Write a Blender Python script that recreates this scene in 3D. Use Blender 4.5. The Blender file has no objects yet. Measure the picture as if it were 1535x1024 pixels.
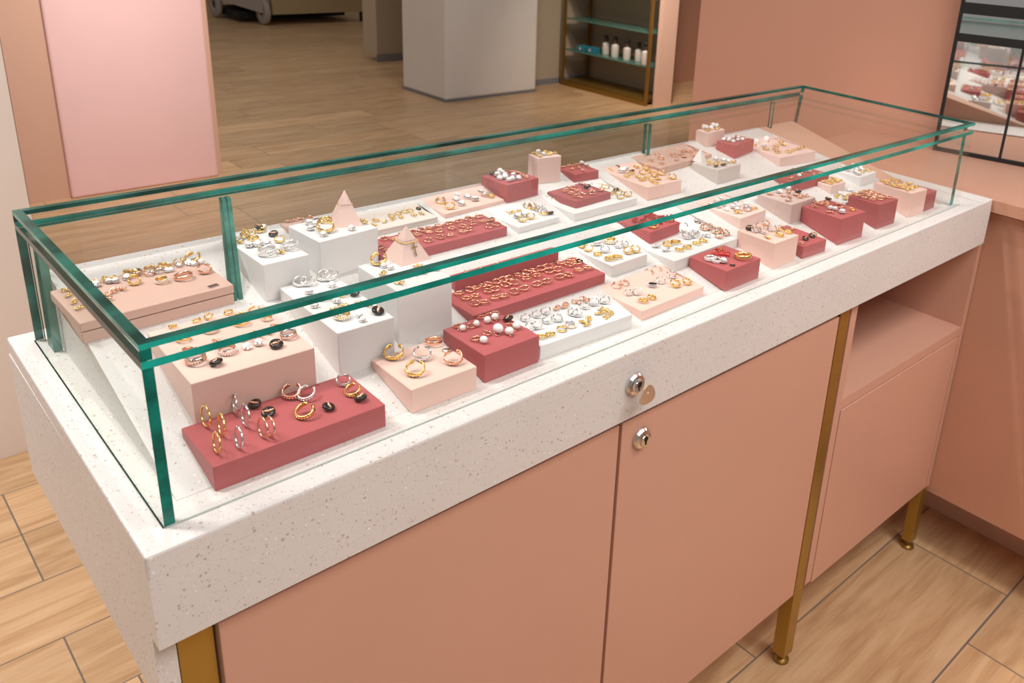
import bpy, bmesh, math, random
from mathutils import Vector, Matrix
rnd = random.Random(7)
sc = bpy.context.scene
COL = sc.collection
PI = math.pi

# ------------------------------------------------------------------ materials
def new_mat(name):
    m = bpy.data.materials.new(name); m.use_nodes = True
    nt = m.node_tree
    b = nt.nodes.get('Principled BSDF')
    return m, nt, b
def setp(b, **k):
    for n, v in k.items():
        n = n.replace('_', ' ')
        if n in b.inputs: b.inputs[n].default_value = v
def plain(name, col, rough=.45, metal=0., spec=.5, vary=.03, scale=6., bump=0., coat=0.):
    """lacquer or metal with a faint procedural mottling"""
    m, nt, b = new_mat(name)
    setp(b, Roughness=rough, Metallic=metal, Specular_IOR_Level=spec, Coat_Weight=coat, Coat_Roughness=.12)
    tc = nt.nodes.new('ShaderNodeTexCoord'); nz = nt.nodes.new('ShaderNodeTexNoise')
    nz.inputs['Scale'].default_value = scale; nz.inputs['Detail'].default_value = 3
    nt.links.new(tc.outputs['Object'], nz.inputs['Vector'])
    mx = nt.nodes.new('ShaderNodeMix'); mx.data_type = 'RGBA'
    mx.inputs[6].default_value = [max(0, c*(1-vary)) for c in col[:3]]+[1]
    mx.inputs[7].default_value = [min(1, c*(1+vary)) for c in col[:3]]+[1]
    nt.links.new(nz.outputs['Fac'], mx.inputs[0]); nt.links.new(mx.outputs[2], b.inputs['Base Color'])
    if bump:
        bp = nt.nodes.new('ShaderNodeBump'); bp.inputs['Strength'].default_value = bump; bp.inputs['Distance'].default_value = .001
        nt.links.new(nz.outputs['Fac'], bp.inputs['Height']); nt.links.new(bp.outputs['Normal'], b.inputs['Normal'])
    return m

def stone_mat(name, tint=(1, 1, 1)):
    m, nt, b = new_mat(name)
    setp(b, Roughness=.42, Specular_IOR_Level=.45)
    N = nt.nodes.new; L = nt.links.new
    tc = N('ShaderNodeTexCoord')
    base = N('ShaderNodeTexNoise'); base.inputs['Scale'].default_value = 9; base.inputs['Detail'].default_value = 6
    L(tc.outputs['Object'], base.inputs['Vector'])
    mx = N('ShaderNodeMix'); mx.data_type = 'RGBA'
    mx.inputs[6].default_value = (.70*tint[0], .655*tint[1], .63*tint[2], 1)
    mx.inputs[7].default_value = (.78*tint[0], .735*tint[1], .71*tint[2], 1)
    L(base.outputs['Fac'], mx.inputs[0])
    prev = mx.outputs[2]
    wob = N('ShaderNodeTexNoise'); wob.inputs['Scale'].default_value = 260; wob.inputs['Detail'].default_value = 2
    L(tc.outputs['Object'], wob.inputs['Vector'])
    va = N('ShaderNodeVectorMath'); va.operation = 'MULTIPLY_ADD'
    va.inputs[1].default_value = (.005, .005, .005)
    L(wob.outputs['Color'], va.inputs[0]); L(tc.outputs['Object'], va.inputs[2])
    for scale, thr, keep, col in ((200, .26, .84, (.40, .28, .22, 1)), (330, .28, .80, (.50, .39, .33, 1)), (230, .24, .90, (1, .98, .96, 1)), (420, .32, .74, (.64, .55, .50, 1))):
        vo = N('ShaderNodeTexVoronoi'); vo.inputs['Scale'].default_value = scale
        L(va.outputs[0], vo.inputs['Vector'])
        lt = N('ShaderNodeMath'); lt.operation = 'LESS_THAN'; lt.inputs[1].default_value = thr
        L(vo.outputs['Distance'], lt.inputs[0])
        sp = N('ShaderNodeSeparateColor'); L(vo.outputs['Color'], sp.inputs[0])
        gt = N('ShaderNodeMath'); gt.operation = 'GREATER_THAN'; gt.inputs[1].default_value = keep
        L(sp.outputs[0], gt.inputs[0])
        mu = N('ShaderNodeMath'); mu.operation = 'MULTIPLY'; L(lt.outputs[0], mu.inputs[0]); L(gt.outputs[0], mu.inputs[1])
        m2 = N('ShaderNodeMath'); m2.operation = 'MULTIPLY'; m2.inputs[1].default_value = .7; L(mu.outputs[0], m2.inputs[0])
        mm = N('ShaderNodeMix'); mm.data_type = 'RGBA'; L(m2.outputs[0], mm.inputs[0]); L(prev, mm.inputs[6])
        mm.inputs[7].default_value = col
        prev = mm.outputs[2]
    L(prev, b.inputs['Base Color'])
    return m

def wood_mat(name):
    """plank floor: UV u runs along the planks in metres, v counts rows"""
    m, nt, b = new_mat(name)
    N = nt.nodes.new; L = nt.links.new
    setp(b, Specular_IOR_Level=.45)
    uv = N('ShaderNodeUVMap'); uv.uv_map = 'UVMap'
    sx = N('ShaderNodeSeparateXYZ'); L(uv.outputs['UV'], sx.inputs[0])
    def M(op, a=None, b_=None, c=None):
        n = N('ShaderNodeMath'); n.operation = op
        for i, v in enumerate((a, b_, c)):
            if v is None: continue
            if isinstance(v, (int, float)): n.inputs[i].default_value = v
            else: L(v, n.inputs[i])
        return n.outputs[0]
    row = M('FLOOR', sx.outputs['Y']); fv = M('FRACT', sx.outputs['Y'])
    # joint offset per row
    off = M('FRACT', M('MULTIPLY', row, .37))
    ul = M('ADD', M('MULTIPLY', sx.outputs['X'], 1/1.2), off)
    brd = M('FLOOR', ul); fu = M('FRACT', ul)
    gv = M('LESS_THAN', M('MINIMUM', fv, M('SUBTRACT', 1, fv)) , .008)
    gu = M('LESS_THAN', M('MINIMUM', fu, M('SUBTRACT', 1, fu)), .0015)
    gr = M('MAXIMUM', gv, gu)
    cid = M('ADD', M('MULTIPLY', row, 7.31), M('MULTIPLY', brd, 3.17))
    cv = N('ShaderNodeCombineXYZ'); L(M('MULTIPLY', sx.outputs['X'], 1.6), cv.inputs[0]); L(M('MULTIPLY', sx.outputs['Y'], 3.2), cv.inputs[1]); L(cid, cv.inputs[2])
    n1 = N('ShaderNodeTexNoise'); n1.inputs['Scale'].default_value = 2.2; n1.inputs['Detail'].default_value = 7; n1.inputs['Distortion'].default_value = 1.0
    L(cv.outputs[0], n1.inputs['Vector'])
    cv2 = N('ShaderNodeCombineXYZ'); L(M('MULTIPLY', sx.outputs['X'], 5), cv2.inputs[0]); L(M('MULTIPLY', sx.outputs['Y'], 40), cv2.inputs[1]); L(cid, cv2.inputs[2])
    n2 = N('ShaderNodeTexNoise'); n2.inputs['Scale'].default_value = 1.5; n2.inputs['Detail'].default_value = 4
    L(cv2.outputs[0], n2.inputs['Vector'])
    f = M('ADD', M('MULTIPLY', n1.outputs['Fac'], .75), M('MULTIPLY', n2.outputs['Fac'], .25))
    cr = N('ShaderNodeValToRGB'); L(f, cr.inputs[0])
    e = cr.color_ramp.elements
    e[0].position = .32; e[0].color = (.46, .262, .128, 1)
    e[1].position = .68; e[1].color = (.70, .475, .275, 1)
    e2 = cr.color_ramp.elements.new(.5); e2.color = (.60, .375, .20, 1)
    wn = N('ShaderNodeTexWhiteNoise'); wn.noise_dimensions = '1D'; L(cid, wn.inputs['W'])
    hs = N('ShaderNodeHueSaturation'); L(cr.outputs[0], hs.inputs['Color']); L(M('ADD', M('MULTIPLY', wn.outputs['Value'], .22), .89), hs.inputs['Value'])
    mx = N('ShaderNodeMix'); mx.data_type = 'RGBA'; L(gr, mx.inputs[0]); L(hs.outputs[0], mx.inputs[6]); mx.inputs[7].default_value = (.17, .14, .115, 1)
    L(mx.outputs[2], b.inputs['Base Color'])
    L(M('ADD', M('MULTIPLY', n1.outputs['Fac'], .15), .27), b.inputs['Roughness'])
    return m

def glass_mat(name, tint=(.985, .99, .985), refl=.5):
    """clear pane: Fresnel mix of a mirror and a straight see-through"""
    m = bpy.data.materials.new(name); m.use_nodes = True
    nt = m.node_tree; nt.nodes.clear()
    N = nt.nodes.new; L = nt.links.new
    out = N('ShaderNodeOutputMaterial'); mix = N('ShaderNodeMixShader'); tr = N('ShaderNodeBsdfTransparent'); gl = N('ShaderNodeBsdfGlossy')
    tr.inputs['Color'].default_value = (*tint, 1); gl.inputs['Roughness'].default_value = .015; gl.inputs['Color'].default_value = (.95, 1, .97, 1)
    fr = N('ShaderNodeFresnel'); fr.inputs['IOR'].default_value = 1.42
    geo = N('ShaderNodeNewGeometry')
    ior = N('ShaderNodeMix'); ior.data_type = 'FLOAT'
    ior.inputs[2].default_value = 1.42; ior.inputs[3].default_value = 1/1.42   # same reflectance on both sides of a face
    L(geo.outputs['Backfacing'], ior.inputs[0])
    inv = N('ShaderNodeMath'); inv.operation = 'DIVIDE'; inv.inputs[0].default_value = 1.
    L(ior.outputs[0], fr.inputs['IOR'])
    mu = N('ShaderNodeMath'); mu.operation = 'MULTIPLY'; mu.inputs[1].default_value = refl
    nt.nodes.remove(inv)
    L(fr.outputs[0], mu.inputs[0]); L(mu.outputs[0], mix.inputs[0]); L(tr.outputs[0], mix.inputs[1]); L(gl.outputs[0], mix.inputs[2]); L(mix.outputs[0], out.inputs[0])
    return m

def edge_mat(name, dark, light, sc_=14., glow=.12):
    """polished green edge of a glass pane with streaks"""
    m, nt, b = new_mat(name)
    N = nt.nodes.new; L = nt.links.new
    tc = N('ShaderNodeTexCoord'); mp = N('ShaderNodeMapping'); mp.inputs['Scale'].default_value = (1, 1.5, 1)
    L(tc.outputs['Object'], mp.inputs['Vector'])
    nz = N('ShaderNodeTexNoise'); nz.inputs['Scale'].default_value = sc_; nz.inputs['Detail'].default_value = 5
    L(mp.outputs[0], nz.inputs['Vector'])
    cr = N('ShaderNodeValToRGB'); L(nz.outputs['Fac'], cr.inputs[0])
    cr.color_ramp.elements[0].position = .35; cr.color_ramp.elements[0].color = (*dark, 1)
    cr.color_ramp.elements[1].position = .65; cr.color_ramp.elements[1].color = (*light, 1)
    L(cr.outputs[0], b.inputs['Base Color'])
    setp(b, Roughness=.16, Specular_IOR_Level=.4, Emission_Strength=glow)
    L(cr.outputs[0], b.inputs['Emission Color'])  # faint emission stands in for light piped through the glass
    return m

M = {}
M['stone'] = stone_mat('speckled_stone')
M['stone_bed'] = stone_mat('speckled_stone_bed', (.93, .95, .96))
M['wood'] = wood_mat('oak_planks')
M['pink'] = plain('pink_lacquer', (.63, .345, .25), .42, spec=.4)
M['pink_dark'] = plain('pink_lacquer_return', (.58, .30, .205), .38, spec=.4)
M['pink_panel'] = plain('rose_panel_paint', (.76, .485, .465), .5)
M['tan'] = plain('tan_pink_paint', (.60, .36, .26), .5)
M['pinkwall'] = plain('coral_wall_paint', (.76, .40, .285), .55)
M['white_wall'] = plain('warm_white_paint', (.78, .70, .64), .6)
M['column'] = plain('pale_column_paint', (.78, .75, .72), .5)
M['beige'] = plain('beige_wall_paint', (.47, .39, .29), .6)
M['cartcream'] = plain('cream_cart_body', (.42, .32, .18), .5)
M['cartgrey'] = plain('grey_cart_body', (.36, .32, .29), .5)
M['black'] = plain('black_matte', (.012, .012, .012), .45)
M['void'] = plain('gap_shade_black', (.01, .009, .008), .8)  # near-black standing in for shade in gaps and below things
M['brass'] = plain('brushed_brass', (.44, .275, .06), .32, metal=.75, vary=.08, scale=20)
M['bronze'] = plain('dark_brass', (.30, .17, .035), .4, metal=.7, vary=.1)
M['chrome'] = plain('polished_chrome', (.72, .68, .66), .12, metal=1.)
M['keyplate'] = plain('champagne_key_metal', (.78, .62, .50), .28, metal=.8)
M['keyhole'] = plain('keyhole_black', (.006, .006, .006), .6)
M['redwall'] = plain('red_brown_paint', (.52, .25, .16), .5)
M['pillarpink'] = plain('light_pink_pillar_paint', (.80, .52, .42), .5)
M['sealant'] = plain('pale_green_sealant', (.42, .47, .43), .4)
M['skirt'] = plain('grey_skirting', (.22, .22, .24), .4)
M['shelfglass'] = plain('green_shelf_glass', (.08, .20, .16), .12, spec=.7)
M['bottle'] = plain('white_bottle', (.62, .58, .54), .35)
M['bottlelabel'] = plain('brown_bottle_band', (.10, .045, .03), .4)
M['cap'] = plain('black_dropper', (.01, .01, .012), .3)
M['teal'] = plain('teal_carton', (.02, .20, .28), .5)
M['pane'] = glass_mat('clear_pane')
M['pane_soft'] = glass_mat('clear_side_pane', (.97, .985, .975), .12)
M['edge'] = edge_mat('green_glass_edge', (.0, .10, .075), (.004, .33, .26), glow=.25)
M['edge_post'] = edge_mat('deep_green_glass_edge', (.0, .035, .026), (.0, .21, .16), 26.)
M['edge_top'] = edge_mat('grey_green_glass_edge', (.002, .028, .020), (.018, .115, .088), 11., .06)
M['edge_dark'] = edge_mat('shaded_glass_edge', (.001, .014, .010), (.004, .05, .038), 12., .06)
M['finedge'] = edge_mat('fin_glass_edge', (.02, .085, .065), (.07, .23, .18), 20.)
M['mirror'] = plain('mirror_silver', (.86, .86, .84), .03, metal=1., vary=.0)
# display blocks
M['b_rose'] = plain('rose_block_lacquer', (.465, .112, .118), .42, spec=.35)
M['b_rosed'] = plain('dark_rose_block_lacquer', (.40, .10, .104), .42, spec=.35)
M['b_peach'] = plain('peach_block_lacquer', (.87, .585, .505), .42)
M['b_peachd'] = plain('pink_beige_block_lacquer', (.64, .425, .35), .42)
M['b_blush'] = plain('blush_block_lacquer', (.86, .64, .58), .42)
M['b_cream'] = plain('cream_block_lacquer', (.76, .67, .61), .45)
M['b_white'] = plain('white_block_lacquer', (.80, .78, .77), .42)
M['b_grey'] = plain('grey_block_lacquer', (.62, .57, .54), .42)
M['b_greyp'] = plain('dusty_pink_block_lacquer', (.64, .49, .45), .42)
M['pyr'] = plain('pink_pyramid_lacquer', (.86, .60, .53), .42)
M['pyr_white'] = plain('white_pyramid', (.85, .82, .80), .3)
# jewellery
M['g'] = plain('gold', (1., .66, .25), .17, metal=1., vary=.1, scale=300)
M['s'] = plain('silver', (.80, .79, .80), .15, metal=1., vary=.1, scale=300)
M['r'] = plain('rose_gold', (.98, .56, .40), .18, metal=1., vary=.1, scale=300)
M['w'] = plain('pave_silver', (.92, .87, .85), .2, metal=.75, vary=.15, scale=400)
M['k'] = plain('black_enamel', (.008, .008, .009), .12, spec=.7)
M['red'] = plain('red_enamel', (.50, .03, .03), .2, metal=.3)
M['pearl'] = plain('pearl_white', (.92, .88, .86), .16, spec=.8)
M['crystal'] = plain('clear_crystal', (.90, .88, .90), .06, spec=1., vary=.1, scale=500)

# ------------------------------------------------------------------ helpers
def tag(o, label=None, cat=None, group=None, kind=None):
    if label: o['label'] = label
    if cat: o['category'] = cat
    if group: o['group'] = group
    if kind: o['kind'] = kind
    return o
def empty(name, loc=(0, 0, 0), rz=0.):
    o = bpy.data.objects.new(name, None); COL.objects.link(o)
    o.location = loc; o.rotation_euler = (0, 0, rz); o.empty_display_size = .02
    return o
def link(name, bm, mats, parent=None, loc=(0, 0, 0), smooth=False):
    me = bpy.data.meshes.new(name)
    bm.normal_update(); bm.to_mesh(me); bm.free()
    for m in (mats if isinstance(mats, (list, tuple)) else [mats]): me.materials.append(m)
    if smooth:
        for p in me.polygons: p.use_smooth = True
    o = bpy.data.objects.new(name, me); COL.objects.link(o)
    o.location = loc
    if parent: o.parent = parent
    return o
def hexa(bm, b4, t4, mat=0, bevel=0., keep_bottom=True):
    """six-sided solid from four bottom and four top corners (counter-clockwise)"""
    vb = [bm.verts.new(p) for p in b4]; vt = [bm.verts.new(p) for p in t4]
    fs = [bm.faces.new(vb[::-1]), bm.faces.new(vt)]
    for i in range(4):
        j = (i+1) % 4
        fs.append(bm.faces.new((vb[i], vb[j], vt[j], vt[i])))
    for f in fs: f.material_index = mat
    if bevel:
        es = set()
        for i in range(4):
            j = (i+1) % 4
            es.add(bm.edges.get((vt[i], vt[j]))); es.add(bm.edges.get((vb[i], vt[i])))
            if not keep_bottom: es.add(bm.edges.get((vb[i], vb[j])))
        bmesh.ops.bevel(bm, geom=list(es), offset=bevel, segments=2, profile=.5, affect='EDGES', material=mat)
    return fs
def box(bm, x0, y0, z0, x1, y1, z1, mat=0, bevel=0.):
    q = lambda z: [(x0, y0, z), (x1, y0, z), (x1, y1, z), (x0, y1, z)]
    return hexa(bm, q(z0), q(z1), mat, bevel, False)
def boxobj(name, c, mat, parent=None, bevel=0.):
    bm = bmesh.new(); box(bm, *c, 0, bevel)
    return link(name, bm, mat, parent)
def lathe(bm, prof, n=24, axis='Z', org=(0, 0, 0), mat=0, a0=0., a1=2*PI, closed=False):
    """revolve (r, h) profile; closed=True joins the profile ends (ring section)"""
    full = abs(a1-a0-2*PI) < 1e-6
    rings = []
    for i in range(n if full else n+1):
        a = a0+(a1-a0)*i/n
        c, s = math.cos(a), math.sin(a); ring = []
        for r, h in prof:
            p = {'Z': (r*c, r*s, h), 'Y': (r*c, h, r*s), 'X': (h, r*c, r*s)}[axis]
            ring.append(bm.verts.new((p[0]+org[0], p[1]+org[1], p[2]+org[2])))
        rings.append(ring)
    m = len(prof)
    for i in range(n):
        A, B = rings[i], rings[(i+1) % len(rings)]
        for k in range(m if closed else m-1):
            try: bm.faces.new((A[k], B[k], B[(k+1) % m], A[(k+1) % m])).material_index = mat
            except ValueError: pass
    if not full and closed:
        for R in (rings[0], rings[-1][::-1]):
            try: bm.faces.new(R).material_index = mat
            except ValueError: pass
    if not closed:
        for k in (0, m-1):
            if prof[k][0] > 1e-6 and full:
                try: bm.faces.new([r[k] for r in rings]).material_index = mat
                except ValueError: pass
    bmesh.ops.recalc_face_normals(bm, faces=bm.faces)
def ball(bm, p, r, mat=0, sub=2, scl=(1, 1, 1)):
    g = bmesh.ops.create_icosphere(bm, subdivisions=sub, radius=r)
    for v in g['verts']:
        v.co = Vector((v.co.x*scl[0], v.co.y*scl[1], v.co.z*scl[2]))+Vector(p)
        for f in v.link_faces: f.material_index = mat
def xf(bm, mtx): bmesh.ops.transform(bm, matrix=mtx, verts=bm.verts)
def ground(bm):
    z = min(v.co.z for v in bm.verts)
    for v in bm.verts: v.co.z -= z
def rsec(r, w, h, k=2):
    """rounded ring section centred at radius r, width w, height h"""
    out = []
    for i in range(8):
        a = 2*PI*i/8+PI/8
        out.append((r+w/2*max(-1, min(1, 1.25*math.cos(a))), h/2*max(-1, min(1, 1.25*math.sin(a)))))
    return out
BLOCKS=[
 ('rose_front','rose','low wide rose block nearest the front left glass corner with standing hoops',0.0785,0.0482,-0.013,0.1774,0.0819,0.0268,None),
 ('peach_wide','peach','wide peach display block just behind the front rose block near the corner',0.0948,0.1341,-0.024,0.1273,0.1361,0.0687,None),
 ('peach_sq','peach','low square peach block at the front glass holding six rings and a heart',0.2897,0.0497,-0.009,0.0861,0.0846,0.0296,None),
 ('rose_pearl','rose','small square rose block at the front glass topped with white pearl earrings',0.3899,0.0532,0.004,0.0827,0.0844,0.0369,None),
 ('white_silver','white','low white slab at the front glass between pearl block and peach slab',0.4766,0.0560,-0.035,0.1571,0.0747,0.0198,None),
 ('rose_rows','rose','long flat rose slab with three rows of rings behind the pearl block',0.4405,0.1451,0.000,0.2326,0.0692,0.0371,None),
 ('rose_ledge','rose','thin rose bar just behind the near rose ring slab',0.4621,0.2153,0.000,0.1823,0.0165,0.0568,None),
 ('whiteA','white','white block beside the back glass fin, behind the peach block',0.2393,0.2922,0.014,0.0588,0.1212,0.1059,None),
 ('whiteB','white','taller white block at the back carrying a pale pink pyramid',0.3189,0.3057,0.070,0.0862,0.0771,0.1134,None),
 ('whiteC','white','deep white block between the wide peach block and the pyramid block',0.2520,0.1367,-0.021,0.0697,0.1506,0.0741,None),
 ('whiteD','white','tallest white block in the middle carrying a pink pyramid with cross necklace',0.3392,0.1559,-0.021,0.0756,0.0956,0.0941,None),
 ('pink_behind','peachd','small pink slab half hidden behind the two back white blocks',0.3295,0.3897,0.035,0.0481,0.0527,0.0963,None),
 ('cream_gold','cream','low cream slab with rows of gold charms right of the back pyramid',0.4147,0.3687,0.000,0.1229,0.0587,0.0853,None),
 ('peach_back','peach','low peach slab at the back beside the cream slab',0.5532,0.3730,0.051,0.1164,0.0632,0.0853,None),
 ('rose_back','rose','long rose slab with rows of rings behind the cross necklace pyramid',0.4059,0.2997,0.000,0.2088,0.0614,0.0740,None),
 ('white_sm','white','small white slab right of the far rose ring slab',0.6339,0.2975,0.026,0.0843,0.0724,0.0695,None),
 ('rose_cube','rose','rose block at the back topped with a heap of clear crystals',0.6735,0.3765,0.053,0.0683,0.0639,0.1090,None),
 ('lp_tall','blush','tall narrow blush cube standing at the back beside the rose crystal block',0.7643,0.4104,-0.153,0.0466,0.0322,0.1311,None),
 ('rose_behind','rose','rose slab at the back, right of the tall blush cube',0.8319,0.3917,-0.070,0.0551,0.0514,0.0970,None),
 ('white_big','white','wide low white slab with a dark rose block standing on it',0.7438,0.2926,0.008,0.1456,0.0931,0.0712,None),
 ('rose_on','rosed','dark rose block lying on the wide back white slab',0.7625,0.3095,0.061,0.0842,0.0675,0.0832,0.0712),
 ('peach_right','peach','broad peach block in front of the right back glass fin',0.9185,0.2977,-0.019,0.0880,0.1189,0.0832,None),
 ('pale_long','peachd','long pale pink slab behind the broad peach block',1.0155,0.3587,0.070,0.1656,0.0725,0.0874,None),
 ('lp_cube','blush','small blush cube with pearls at the far back of the case',1.2127,0.4113,0.036,0.0583,0.0307,0.1174,None),
 ('rose_far','rose','rose block between the small blush cube and the large blush block',1.2337,0.3544,0.136,0.0764,0.0450,0.1019,None),
 ('pale_big','blush','large blush block with crystals at the far back right',1.3104,0.2962,-0.087,0.1133,0.1139,0.0785,None),
 ('grey_pyr','grey','grey block with a small white pyramid right of the broad peach block',1.1045,0.2923,0.040,0.0725,0.0626,0.0859,None),
 ('blush','blush','blush slab in the middle with clear crystals, seen just below the rim',1.0127,0.1632,0.052,0.0781,0.0970,0.0467,None),
 ('grey_pink','greyp','dusty greyish pink block between the blush slab and the rose blocks',1.1249,0.1378,0.005,0.0756,0.0750,0.0572,None),
 ('rose_frontR','rose','big rose block at the front glass, beside the low dark rose slab',1.1535,0.0539,-0.035,0.0765,0.0829,0.0490,None),
 ('rose_R2','rosed','dark rose block at the front glass between rose and peach blocks',1.2882,0.0567,-0.040,0.0645,0.0668,0.0488,None),
 ('peach_R','peach','peach block near the right end of the front glass',1.4062,0.0549,-0.067,0.0563,0.0841,0.0499,None),
 ('rose_R3','rosed','dark rose block peeking out right of the right end peach block',1.4690,0.0543,0.000,0.0460,0.0475,0.0365,None),
 ('white_R','white','small white block behind the right end peach block',1.4234,0.1753,0.035,0.0673,0.0637,0.0490,None),
 ('pink_sm','blush','small pink block with gold bits beside the right back white block',1.3208,0.1791,0.000,0.0528,0.0325,0.0469,None),
 ('white_low2','white','low white slab behind the dark rose right block',1.3020,0.1325,0.000,0.0801,0.0413,0.0290,None),
 ('rose_strip','rosed','dark rose slab seen through the rim behind the small pink block',1.2432,0.2126,0.000,0.1213,0.0596,0.0569,None),
 ('peach_cube','peach','peach cube at the front glass right of the rose heart block',0.9632,0.0574,0.005,0.0667,0.0749,0.0452,None),
 ('rose_low','rose','low rose slab at the front glass right of the peach cube',1.0440,0.0543,-0.052,0.0651,0.0840,0.0223,None),
 ('rose_heart','rose','rose block at the front glass with red heart charms and a gold ring',0.8315,0.0483,0.013,0.0857,0.0721,0.0335,None),
 ('rose_onW','rose','rose block standing at the left end of the large middle white slab',0.8178,0.1926,0.071,0.0756,0.0764,0.0545,0.0329),
 ('white_big2','white','large low white slab behind the rose heart block',0.7985,0.1225,0.038,0.1635,0.1373,0.0329,None),
 ('white_sm2','white','small white slab between the near rose ring slab and the middle white slab',0.6921,0.1517,0.024,0.0778,0.0867,0.0416,None),
 ('peach_low','peach','flat peach slab at the front glass with paired open rings',0.6591,0.0561,0.027,0.1361,0.0850,0.0147,None),
 ('pink_lidded','peachd','long pink lidded box at the back left corner of the case',0.0430,0.3000,0.030,0.1639,0.1032,0.0847,None),
]
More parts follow.
